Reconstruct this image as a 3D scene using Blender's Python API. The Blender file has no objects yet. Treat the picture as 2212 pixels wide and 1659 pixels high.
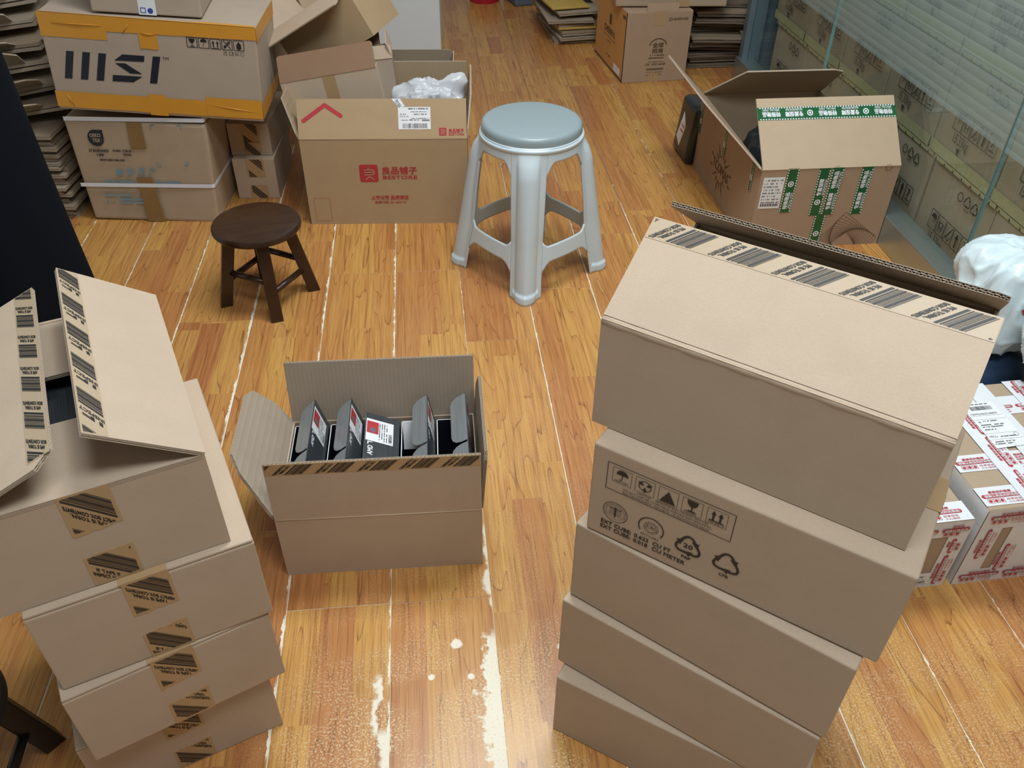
import bpy, bmesh, math, random
from mathutils import Vector, Matrix, noise, geometry
random.seed(7)
SC = bpy.context.scene
COL = SC.collection
PI = math.pi
def R(a): return math.radians(a)

# ------------------------------------------------------------------ camera
PITCH, ROLL, CAMH = 0.68250, 0.01424, 1.3541
cd = bpy.data.cameras.new('camera'); cam = bpy.data.objects.new('camera', cd); COL.objects.link(cam)
cd.sensor_width = 36.0; cd.sensor_fit = 'HORIZONTAL'; cd.lens = 1807.1 / 2212 * 36.0; cd.clip_start = 0.02
fw = Vector((0, math.cos(PITCH), -math.sin(PITCH))); up0 = Vector((0, math.sin(PITCH), math.cos(PITCH))); r0 = Vector((1, 0, 0))
rr = math.cos(ROLL) * r0 + math.sin(ROLL) * up0; uu = -math.sin(ROLL) * r0 + math.cos(ROLL) * up0
M3 = Matrix((rr, uu, -fw)).transposed()
cam.matrix_world = Matrix.Translation((0, 0, CAMH)) @ M3.to_4x4()
SC.camera = cam
# ------------------------------------------------------------------ world, lights, exposure
world = bpy.data.worlds.new('world'); SC.world = world; world.use_nodes = True
world.node_tree.nodes['Background'].inputs[0].default_value = (1.0, 0.91, 0.80, 1)
world.node_tree.nodes['Background'].inputs[1].default_value = 0.21
def area(name, loc, sx, sy, power, col=(1, 1, 1), rot=(0, 0, 0)):
    l = bpy.data.lights.new(name, 'AREA'); l.shape = 'RECTANGLE'; l.size = sx; l.size_y = sy; l.energy = power; l.color = col
    o = bpy.data.objects.new(name, l); COL.objects.link(o); o.location = loc; o.rotation_euler = rot; return o
area('ceiling_lamp_near', (0.25, 1.85, 2.75), 1.2, 0.6, 52, (0.95, 0.99, 1.0))
area('ceiling_lamp_far', (0.0, 4.1, 2.75), 1.2, 0.6, 5, (0.93, 0.98, 1.0))
area('ceiling_lamp_overhead', (0.35, 0.25, 2.75), 1.2, 0.6, 38, (0.91, 0.97, 1.0))
SC.view_settings.view_transform = 'Standard'; SC.view_settings.look = 'None'
SC.view_settings.exposure = 0.0; SC.view_settings.gamma = 1.0; SC.view_settings.use_curve_mapping = False

# ------------------------------------------------------------------ node helper and materials
class G:
    def __init__(s, name):
        s.mat = bpy.data.materials.new(name); s.mat.use_nodes = True; s.nt = s.mat.node_tree
        s.b = s.nt.nodes['Principled BSDF']; s.out = s.nt.nodes['Material Output']
    def n(s, t, **k):
        x = s.nt.nodes.new(t)
        for a, v in k.items(): setattr(x, a, v)
        return x
    def put(s, sock, v):
        if v is None: return
        if isinstance(v, bpy.types.NodeSocket): s.nt.links.new(v, sock)
        else: sock.default_value = v
    def m(s, op, a, b=None, c=None, clamp=False):
        x = s.n('ShaderNodeMath', operation=op, use_clamp=clamp)
        for i, v in enumerate((a, b, c)): s.put(x.inputs[i], v)
        return x.outputs[0]
    def vm(s, op, a, b=None):
        x = s.n('ShaderNodeVectorMath', operation=op)
        s.put(x.inputs[0], a); s.put(x.inputs[1], b)
        return x.outputs[1] if op in ('DOT_PRODUCT', 'LENGTH') else x.outputs[0]
    def xyz(s, x, y, z):
        c = s.n('ShaderNodeCombineXYZ')
        for i, v in enumerate((x, y, z)): s.put(c.inputs[i], v)
        return c.outputs[0]
    def sep(s, v):
        c = s.n('ShaderNodeSeparateXYZ'); s.put(c.inputs[0], v); return c.outputs
    def noise(s, vec, scale, detail=3, rough=0.55, dist=0.0):
        x = s.n('ShaderNodeTexNoise'); s.put(x.inputs['Vector'], vec); x.inputs['Scale'].default_value = scale
        x.inputs['Detail'].default_value = detail; x.inputs['Roughness'].default_value = rough; x.inputs['Distortion'].default_value = dist
        return x.outputs['Fac']
    def wn(s, vec):
        x = s.n('ShaderNodeTexWhiteNoise', noise_dimensions='3D'); s.put(x.inputs['Vector'], vec); return x.outputs['Value']
    def ramp(s, f, stops, interp='LINEAR'):
        x = s.n('ShaderNodeValToRGB'); x.color_ramp.interpolation = interp; e = x.color_ramp.elements
        while len(e) < len(stops): e.new(0.5)
        for q, (p, c) in zip(e, stops): q.position = p; q.color = (*c, 1) if len(c) == 3 else c
        s.put(x.inputs[0], f); return x.outputs[0]
    def mix(s, f, a, b, mode='MIX'):
        x = s.n('ShaderNodeMix', data_type='RGBA', blend_type=mode)
        s.put(x.inputs[0], f)
        for sk, v in ((x.inputs[6], a), (x.inputs[7], b)):
            if isinstance(v, tuple) and len(v) == 3: v = (*v, 1)
            s.put(sk, v)
        return x.outputs[2]
    def map(s, v, a, b, c=0.0, d=1.0):
        x = s.n('ShaderNodeMapRange', interpolation_type='SMOOTHSTEP', clamp=True); s.put(x.inputs[0], v)
        for i, q in zip((1, 2, 3, 4), (a, b, c, d)): x.inputs[i].default_value = q
        return x.outputs[0]
    def bump(s, h, strength=0.2, dist=0.001):
        x = s.n('ShaderNodeBump'); x.inputs['Strength'].default_value = strength; x.inputs['Distance'].default_value = dist
        s.put(x.inputs['Height'], h); s.nt.links.new(x.outputs[0], s.b.inputs['Normal'])
    def obj(s): return s.n('ShaderNodeTexCoord').outputs['Object']
    def col(s, v): s.put(s.b.inputs['Base Color'], (*v, 1) if isinstance(v, tuple) and len(v) == 3 else v)
    def rough(s, v): s.put(s.b.inputs['Roughness'], v)
MATS = {}
def L(r, g, b):          # sRGB 0-255 -> linear
    return tuple(((c / 255 + 0.055) / 1.055) ** 2.4 if c > 10 else c / 255 / 12.92 for c in (r, g, b))
def plain(name, col, rough=0.6, metal=0.0, spec=0.5, var=0.0, vs=40, emit=None):
    g = G(name)
    if var:
        f = g.noise(g.obj(), vs, 3)
        g.col(g.mix(f, tuple(c * (1 - var) for c in col), tuple(min(1, c * (1 + var)) for c in col)))
    else: g.col(col)
    g.rough(rough); g.b.inputs['Metallic'].default_value = metal
    g.b.inputs['Specular IOR Level'].default_value = spec
    MATS[name] = g.mat; return g.mat
def kraft(name, col, var=0.10, stripes=False, dent=0.0):
    g = G(name); v = g.obj()
    fib = g.noise(v, 420, 2, 0.7); blot = g.noise(v, 14, 3); spk = g.noise(v, 900, 1)
    c = g.mix(fib, tuple(x * (1 - var) for x in col), tuple(min(1, x * (1 + var)) for x in col))
    c = g.mix(g.m('MULTIPLY', g.map(blot, 0.35, 0.75), 0.35), c, tuple(x * 0.86 for x in col))
    c = g.mix(g.m('MULTIPLY', g.map(spk, 0.70, 0.80), 0.35), c, tuple(x * 0.5 for x in col))
    h = g.m('MULTIPLY', fib, 0.6)
    if stripes:                                          # faint fluting that shows through the inner liner
        w = g.m('SINE', g.m('MULTIPLY', g.sep(v)[0], 2 * PI / 0.0085))
        c = g.mix(g.m('MULTIPLY', g.map(w, 0.75, 1.0), 0.25), c, tuple(x * 0.6 for x in col))
        h = g.m('ADD', h, g.m('MULTIPLY', w, 0.5))
    if dent:
        h = g.m('ADD', h, g.m('MULTIPLY', g.noise(v, 9, 3, 0.6), dent))
    g.col(c); g.rough(0.82); g.b.inputs['Specular IOR Level'].default_value = 0.25
    g.bump(h, 0.25, 0.0008)
    MATS[name] = g.mat; return g.mat
K_AMD = kraft('kraft_new', (0.49, 0.39, 0.295))
K_AMDI = kraft('kraft_new_inside', (0.42, 0.345, 0.265), stripes=True)
K_LIGHT = kraft('kraft_pale', (0.54, 0.43, 0.32))
K_MSI = kraft('kraft_grey', (0.42, 0.345, 0.275), dent=1.0)
K_OEKO = kraft('kraft_old', (0.42, 0.325, 0.23), dent=4.0)
K_BEST = kraft('kraft_tan', (0.44, 0.315, 0.185))
K_BESTI = kraft('kraft_tan_inside', (0.40, 0.30, 0.19), stripes=True)
K_RED_SHADED = kraft('kraft_reddish_shaded', (0.26, 0.16, 0.10))  # shadow of the tilted carton above is painted into this flap colour
K_TC = kraft('kraft_pinkish', (0.40, 0.285, 0.195))
K_TCI = kraft('kraft_inside_beige', (0.50, 0.39, 0.27))
K_ORANGE = kraft('kraft_orange', (0.62, 0.32, 0.11))
K_GLASS = kraft('kraft_stock', (0.36, 0.295, 0.215), dent=1.0)  # colour darkened to stand for the dimmer light behind the glass
K_GREY = kraft('kraft_weathered', (0.36, 0.30, 0.225), var=0.2)
K_DULL = kraft('kraft_dull', (0.30, 0.235, 0.165), var=0.2)
K_DARK = kraft('kraft_dark_shaded', (0.17, 0.135, 0.10), var=0.2)  # shade under the carton resting above, put into the kraft colour
EDGE = kraft('board_edge', (0.46, 0.38, 0.29), var=0.25)
EDGED = kraft('board_edge_dark', (0.20, 0.16, 0.12), var=0.3)
TAPE_K = plain('tape_kraft', (0.43, 0.29, 0.155), 0.38, var=0.06)
TAPE_KL = plain('tape_kraft_pale', (0.43, 0.335, 0.225), 0.40, var=0.05, vs=80)
TAPE_BR = plain('tape_brown', (0.24, 0.145, 0.06), 0.25, var=0.12)
TAPE_O = plain('tape_orange', (0.62, 0.29, 0.035), 0.35, var=0.08, vs=15)
TAPE_W = plain('tape_white', (0.74, 0.78, 0.82), 0.25, var=0.05)
TAPE_G = plain('tape_green', (0.012, 0.115, 0.04), 0.25, var=0.2)
TAPE_Y = plain('tape_clear_yellow', (0.40, 0.38, 0.215), 0.25, var=0.15)
INK = plain('ink_black', (0.016, 0.017, 0.02), 0.5)
INK_DB = plain('ink_navy', (0.012, 0.018, 0.03), 0.4)
INK_R = plain('ink_red', (0.45, 0.035, 0.045), 0.5)
INK_B = plain('ink_pale_blue', (0.16, 0.28, 0.36), 0.6)
INK_BLUE = plain('ink_blue', (0.03, 0.07, 0.35), 0.5)
INK_G = plain('ink_grey', (0.14, 0.14, 0.15), 0.6)
INK_BR = plain('ink_brown', (0.11, 0.065, 0.035), 0.6)
WHITE = plain('label_white', (0.80, 0.83, 0.86), 0.45)
STRAP = plain('strap_white', (0.70, 0.74, 0.80), 0.3)
SLATE = plain('plastic_slate', (0.27, 0.345, 0.37), 0.32, var=0.03)
PALE = plain('plastic_pale', (0.58, 0.69, 0.75), 0.24, var=0.02)
BLACKIN = plain('navy_card', (0.012, 0.020, 0.032), 0.35)
BAGW = plain('mailer_white', (0.62, 0.75, 0.80), 0.3, var=0.05)
BAGN = plain('mailer_navy', (0.03, 0.06, 0.13), 0.3)
BAGC = plain('bag_clear_white', (0.66, 0.69, 0.74), 0.18, var=0.06); BAGC.node_tree.nodes['Principled BSDF'].inputs['Alpha'].default_value = 0.82
BAGT = plain('bag_teal', (0.07, 0.16, 0.20), 0.3, var=0.2)
BAGK = plain('bag_black', (0.02, 0.025, 0.03), 0.2)
YEL = plain('mailer_yellow', (0.50, 0.33, 0.07), 0.6, var=0.12)
WALLM = plain('wall_paint', (0.72, 0.79, 0.83), 0.6, var=0.02, vs=6)
REDP = plain('plastic_red', (0.45, 0.015, 0.03), 0.35)
GREYB = plain('plastic_blue_grey', (0.10, 0.14, 0.18), 0.5)
STEEL = plain('brushed_steel', (0.46, 0.54, 0.55), 0.30, metal=0.85, var=0.05)
FRAME = plain('frame_blue_grey', (0.12, 0.165, 0.20), 0.35, var=0.12, vs=8)
def brushed():
    g = G('brushed_print'); v = g.obj(); s = g.sep(v)
    n = g.noise(g.xyz(g.m('MULTIPLY', s[0], 900), g.m('MULTIPLY', s[1], 8), g.m('MULTIPLY', s[2], 900)), 1.0, 2)
    g.col(g.mix(n, (0.13, 0.15, 0.16), (0.40, 0.43, 0.45))); g.rough(0.3); g.b.inputs['Metallic'].default_value = 0.35
    MATS['brushed'] = g.mat; return g.mat
BRUSH = brushed()
def brushed_dark():
    g = G('brushed_dark_print'); s = g.sep(g.obj())
    n = g.noise(g.xyz(g.m('MULTIPLY', s[0], 700), g.m('MULTIPLY', s[1], 8), g.m('MULTIPLY', s[2], 700)), 1.0, 2)
    g.col(g.mix(n, (0.018, 0.024, 0.03), (0.075, 0.085, 0.095))); g.rough(0.35)
    return g.mat
BRUSHD = brushed_dark()
def wood_dark():
    g = G('wood_dark'); s = g.sep(g.obj())
    n = g.noise(g.xyz(g.m('MULTIPLY', s[0], 10), g.m('MULTIPLY', s[1], 60), g.m('MULTIPLY', s[2], 12)), 1.0, 4, 0.6, 0.6)
    g.col(g.mix(n, (0.016, 0.008, 0.005), (0.060, 0.027, 0.014))); g.rough(0.28); g.bump(n, 0.08, 0.001)
    return g.mat
WOOD = wood_dark()
WOODB = plain('wood_black', (0.012, 0.010, 0.009), 0.35)
def fabric():
    g = G('navy_fabric'); v = g.obj(); n = g.noise(v, 700, 2)
    g.col(g.mix(n, (0.0015, 0.003, 0.006), (0.004, 0.007, 0.013))); g.rough(0.95); g.b.inputs['Specular IOR Level'].default_value = 0.15
    return g.mat
NAVY = fabric()
def wood_floor():
    g = G('laminate_print'); v = g.obj(); s = g.sep(v); rnd = g.n('ShaderNodeObjectInfo').outputs['Random']
    r57 = g.m('MULTIPLY', rnd, 57.0)
    strip = g.m('FLOOR', g.m('DIVIDE', s[0], 0.0655))
    off = g.m('MULTIPLY', g.wn(g.xyz(strip, r57, 1.3)), 2.0)
    blk = g.m('FLOOR', g.m('ADD', g.m('DIVIDE', s[1], 0.52), off))
    tone = g.wn(g.xyz(strip, blk, r57))
    seed = g.m('MULTIPLY', tone, 41.0)
    base = g.ramp(tone, [(0.0, (0.43, 0.170, 0.060)), (0.2, (0.49, 0.220, 0.070)), (0.5, (0.545, 0.270, 0.078)), (1.0, (0.60, 0.330, 0.088))])
    # growth rings: contour lines of a stretched noise
    nz = g.noise(g.xyz(g.m('MULTIPLY', s[0], 10.0), g.m('ADD', g.m('MULTIPLY', s[1], 0.9), seed), seed), 1.0, 2, 0.45, 0.2)
    ring = g.m('FRACT', g.m('MULTIPLY', nz, 17.0))
    line = g.map(ring, 0.0, 0.10, 1.0, 0.0)
    soft = g.map(ring, 0.0, 0.8, 1.0, 0.0)
    fine = g.noise(g.xyz(g.m('MULTIPLY', s[0], 420), g.m('ADD', g.m('MULTIPLY', s[1], 9), seed), seed), 1.0, 3, 0.6)
    broad = g.noise(g.xyz(g.m('MULTIPLY', s[0], 24), g.m('ADD', g.m('MULTIPLY', s[1], 1.8), seed), 3.0), 1.0, 2)
    c = g.mix(g.m('MULTIPLY', soft, 0.22), base, (0.42, 0.14, 0.04))
    c = g.mix(g.m('MULTIPLY', g.map(broad, 0.5, 0.8), 0.45), c, (0.36, 0.12, 0.035))
    med = g.noise(g.xyz(g.m('MULTIPLY', s[0], 120), g.m('ADD', g.m('MULTIPLY', s[1], 2.6), seed), seed), 1.0, 3, 0.6)
    c = g.mix(g.m('MULTIPLY', g.map(med, 0.48, 0.70), 0.55), c, (0.30, 0.105, 0.032))
    c = g.mix(g.m('MULTIPLY', g.map(med, 0.50, 0.30), 0.22), c, (0.68, 0.42, 0.12))
    c = g.mix(g.m('MULTIPLY', line, g.m('MULTIPLY', g.map(fine, 0.3, 0.6), 0.75)), c, (0.15, 0.05, 0.016))
    c = g.mix(g.m('MULTIPLY', g.map(fine, 0.50, 0.70), 0.48), c, (0.20, 0.072, 0.022))
    ex_ = g.m('MINIMUM', s[0], g.m('SUBTRACT', 0.1945, s[0]))
    # wear, in room coordinates
    P = g.n('ShaderNodeNewGeometry').outputs['Position']
    ca, sa = math.cos(ROOMA), math.sin(ROOMA)
    S = g.vm('DOT_PRODUCT', P, (ca, sa, 0)); T = g.vm('DOT_PRODUCT', P, (-sa, ca, 0))
    n1 = g.noise(P, 38, 4, 0.65); n2 = g.noise(P, 9, 2); nf = g.noise(P, 260, 3, 0.7)
    def patch(s0, s1, t0, t1, w, amt=0.05):
        a = g.m('ADD', S, g.m('MULTIPLY', g.m('SUBTRACT', n1, 0.5), amt))
        a = g.m('ADD', a, g.m('MULTIPLY', g.m('SUBTRACT', n2, 0.5), 0.05))
        m_ = g.m('MULTIPLY', g.map(a, s0, s0 + 0.008), g.map(a, s1, s1 + 0.004, 1, 0))
        return g.m('MULTIPLY', m_, g.m('MULTIPLY', g.map(T, t0, t0 + w), g.map(T, t1 - w, t1, 1, 0)))
    wear = patch(0.044, 0.20, 0.60, 0.935, 0.03, 0.075)
    wear = g.m('MULTIPLY', wear, g.m('LESS_THAN', S, 0.0755))
    w2 = g.m('MULTIPLY', patch(0.064, 0.2, 0.90, 1.22, 0.05, 0.03), g.m('LESS_THAN', S, 0.0755))
    w3 = g.m('MULTIPLY', patch(-0.140, 0.1, 0.55, 0.755, 0.02, 0.03), g.m('LESS_THAN', S, -0.119))
    w4 = patch(-0.150, -0.138, 0.73, 0.86, 0.02, 0.03)
    wear = g.m('MAXIMUM', g.m('MAXIMUM', wear, w2), g.m('MAXIMUM', w3, w4))
    def dot(s0, t0, r):
        d = g.vm('LENGTH', g.vm('SUBTRACT', g.xyz(S, T, 0.0), (s0, t0, 0)))
        return g.map(g.m('ADD', d, g.m('MULTIPLY', g.m('SUBTRACT', n1, 0.5), 0.012)), r * 0.7, r, 1, 0)
    for q in ((0.003, 0.905, 0.013), (0.024, 0.835, 0.007), (0.195, 0.88, 0.008), (-0.045, 0.84, 0.006), (0.02, 1.11, 0.004)):
        wear = g.m('MAXIMUM', wear, dot(*q))
    chip = g.m('LESS_THAN', ex_, g.m('MULTIPLY', g.m('SUBTRACT', n1, 0.54), 0.016))
    wear = g.m('MAXIMUM', g.m('MULTIPLY', wear, g.map(nf, 0.30, 0.40)), g.m('MULTIPLY', chip, g.map(n2, .4, .55)))
    # fine scuffing in the walked-on middle
    zone = g.m('MULTIPLY', g.map(T, 0.72, 1.0, 1.0, 0.22), g.m('MULTIPLY', g.map(T, 1.3, 2.2, 1, 0), g.m('MULTIPLY', g.map(S, -0.45, -0.1), g.map(S, 0.25, 0.9, 1, 0.5))))
    scf = g.m('MULTIPLY', g.map(nf, 0.50, 0.60), g.m('MULTIPLY', zone, g.map(n2, 0.38, 0.55)))
    wv = g.n('ShaderNodeTexVoronoi', feature='DISTANCE_TO_EDGE'); wv.inputs['Scale'].default_value = 7.0; g.put(wv.inputs['Vector'], g.vm('ADD', P, g.xyz(g.m('MULTIPLY', n1, 0.03), 0.0, 0.0)))
    scr = g.m('MULTIPLY', g.map(wv.outputs['Distance'], 0.0, 0.006, 1, 0), g.map(n1, 0.60, 0.68))
    c = g.mix(g.m('MULTIPLY', scf, 0.75), c, (0.80, 0.66, 0.42))
    c = g.mix(g.m('MULTIPLY', scr, 0.35), c, (0.80, 0.68, 0.50))
    c = g.mix(wear, c, (0.84, 0.80, 0.66))
    g.col(c); g.rough(g.m('ADD', 0.30, g.m('MULTIPLY', g.m('MAXIMUM', wear, g.m('MULTIPLY', scf, 0.6)), 0.4)))
    g.b.inputs['Specular IOR Level'].default_value = 0.5
    g.bump(g.m('SUBTRACT', g.m('MULTIPLY', fine, 0.4), wear), 0.12, 0.0006)
    return g.mat
def glass_mat():
    g = G('pane_glass'); nt = g.nt; nt.nodes.remove(g.b)
    t = g.n('ShaderNodeBsdfTransparent'); t.inputs[0].default_value = (0.955, 0.985, 0.98, 1)
    gl = g.n('ShaderNodeBsdfGlossy'); gl.inputs['Roughness'].default_value = 0.02; gl.inputs[0].default_value = (0.9, 1, 1, 1)
    mx = g.n('ShaderNodeMixShader'); mx.inputs[0].default_value = 0.05
    nt.links.new(t.outputs[0], mx.inputs[1]); nt.links.new(gl.outputs[0], mx.inputs[2]); nt.links.new(mx.outputs[0], g.out.inputs[0])
    return g.mat
GLASS = glass_mat()
GEDGE = plain('glass_edge', (0.20, 0.36, 0.37), 0.15)
def film_mat():                                                       # frosted film printed with louvre bands
    g = G('striped_film'); nt = g.nt; nt.nodes.remove(g.b)
    z = g.sep(g.obj())[2]
    f = g.m('FRACT', g.m('DIVIDE', z, 0.0255))
    op = g.m('ADD', 0.30, g.m('MULTIPLY', g.m('POWER', f, 1.3), 0.24))
    t = g.n('ShaderNodeBsdfTransparent'); t.inputs[0].default_value = (0.90, 0.97, 0.96, 1)
    d = g.n('ShaderNodeBsdfDiffuse'); d.inputs[0].default_value = (0.50, 0.635, 0.65, 1)
    tr = g.n('ShaderNodeBsdfTranslucent'); tr.inputs[0].default_value = (0.50, 0.61, 0.60, 1)
    a = g.n('ShaderNodeMixShader'); a.inputs[0].default_value = 0.3
    nt.links.new(d.outputs[0], a.inputs[1]); nt.links.new(tr.outputs[0], a.inputs[2])
    mx = g.n('ShaderNodeMixShader'); g.put(mx.inputs[0], op)
    nt.links.new(t.outputs[0], mx.inputs[1]); nt.links.new(a.outputs[0], mx.inputs[2]); nt.links.new(mx.outputs[0], g.out.inputs[0])
    return g.mat
FILM = film_mat()
ROOMA = 0.10938
FLOORM = wood_floor()
def core_mat():                                         # chipped white board core near the camera, dirt-filled joints further back
    g = G('board_core'); P = g.n('ShaderNodeNewGeometry').outputs['Position']; T = g.vm('DOT_PRODUCT', P, (-math.sin(ROOMA), math.cos(ROOMA), 0))
    n_ = g.noise(P, 3.0, 3); f = g.map(g.m('ADD', T, g.m('MULTIPLY', g.m('SUBTRACT', n_, .5), 2.4)), 2.2, 3.0)
    g.col(g.mix(f, (0.76, 0.73, 0.64), (0.26, 0.15, 0.085))); g.rough(.8); return g.mat
SUBF = core_mat()

# ------------------------------------------------------------------ mesh helpers
class MB:
    def __init__(s): s.v = []; s.f = []; s.m = []
    def add(s, vs, fs, mi=0):
        k = len(s.v); s.v += [tuple(p) for p in vs]; s.f += [tuple(i + k for i in f) for f in fs]; s.m += [mi] * len(fs); return s
    def hexa(s, p, mi=0):
        return s.add(p, [(0, 3, 2, 1), (4, 5, 6, 7), (0, 1, 5, 4), (1, 2, 6, 5), (2, 3, 7, 6), (3, 0, 4, 7)], mi)
    def box(s, x0, y0, z0, x1, y1, z1, mi=0):
        return s.hexa([(x0, y0, z0), (x1, y0, z0), (x1, y1, z0), (x0, y1, z0), (x0, y0, z1), (x1, y0, z1), (x1, y1, z1), (x0, y1, z1)], mi)
    def prism(s, poly, fr, t0, t1, mi=0, edge=None):
        o, U, V = fr; N = U.cross(V).normalized(); n = len(poly)
        a = [o + U * x + V * y + N * t0 for x, y in poly]; b = [o + U * x + V * y + N * t1 for x, y in poly]
        s.add(a + b, [tuple(reversed(range(n))), tuple(range(n, 2 * n))], mi)
        k = len(s.v) - 2 * n
        for i in range(n):
            j = (i + 1) % n; s.f.append((k + i, k + j, k + n + j, k + n + i)); s.m.append(mi if edge is None else edge)
        return s
    def tube(s, pts, r, n=10, mi=0):
        pts = [Vector(p) for p in pts]; rs = r if isinstance(r, (list, tuple)) else [r] * len(pts); ring = []
        for i, p in enumerate(pts):
            d = (pts[min(i + 1, len(pts) - 1)] - pts[max(i - 1, 0)]).normalized()
            a = d.cross(Vector((0, 0, 1))) if abs(d.z) < 0.95 else d.cross(Vector((1, 0, 0)))
            a.normalize(); b = d.cross(a)
            ring.append([p + (a * math.cos(2 * PI * k / n) + b * math.sin(2 * PI * k / n)) * rs[i] for k in range(n)])
        vs = [q for g_ in ring for q in g_]; fs = []
        for i in range(len(pts) - 1):
            for k in range(n):
                fs.append((i * n + k, i * n + (k + 1) % n, (i + 1) * n + (k + 1) % n, (i + 1) * n + k))
        fs += [tuple(reversed(range(n))), tuple(range((len(pts) - 1) * n, len(pts) * n))]
        return s.add(vs, fs, mi)
    def lathe(s, prof, n=48, mi=0, c=(0, 0)):
        vs = []; fs = []
        for r, z in prof: vs += [(c[0] + r * math.cos(2 * PI * k / n), c[1] + r * math.sin(2 * PI * k / n), z) for k in range(n)]
        for i in range(len(prof) - 1):
            for k in range(n): fs.append((i * n + k, i * n + (k + 1) % n, (i + 1) * n + (k + 1) % n, (i + 1) * n + k))
        fs += [tuple(reversed(range(n))), tuple(range((len(prof) - 1) * n, len(prof) * n))]
        return s.add(vs, fs, mi)
    def mesh(s, name, mats, smooth=False, bevel=0.0, seg=2):
        me = bpy.data.meshes.new(name); me.from_pydata(s.v, [], s.f)
        for m_ in mats: me.materials.append(m_)
        me.polygons.foreach_set('material_index', s.m); me.update()
        if bevel:
            bm = bmesh.new(); bm.from_mesh(me); bmesh.ops.recalc_face_normals(bm, faces=bm.faces)
            bmesh.ops.bevel(bm, geom=bm.edges[:], offset=bevel, segments=seg, affect='EDGES', profile=0.6); bm.to_mesh(me); bm.free()
        if smooth:
            me.polygons.foreach_set('use_smooth', [True] * len(me.polygons))
        return me
    def build(s, name, mats, parent=None, smooth=False, bevel=0.0, seg=2):
        mats = mats if isinstance(mats, (list, tuple)) else [mats]
        return link(name, s.mesh(name, mats, smooth, bevel, seg), parent)
def link(name, data, parent=None):
    o = bpy.data.objects.new(name, data); COL.objects.link(o)
    if parent is not None: o.parent = parent
    return o
def smooth_angle(o, a=40):
    try: o.data.set_sharp_from_angle(angle=R(a))
    except Exception: pass
def tag(o, label, cat, group=None):
    o['label'] = label; o['category'] = cat
    if group: o['group'] = group
    return o
def thing(name, label, cat, loc=(0, 0, 0), rot=(0, 0, 0), group=None):
    o = link(name, None); o.location = loc; o.rotation_euler = rot; o.empty_display_size = 0.05
    return tag(o, label, cat, group)
def struct(o): o['kind'] = 'structure'; return o
X, Y, Z = Vector((1, 0, 0)), Vector((0, 1, 0)), Vector((0, 0, 1))

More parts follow.
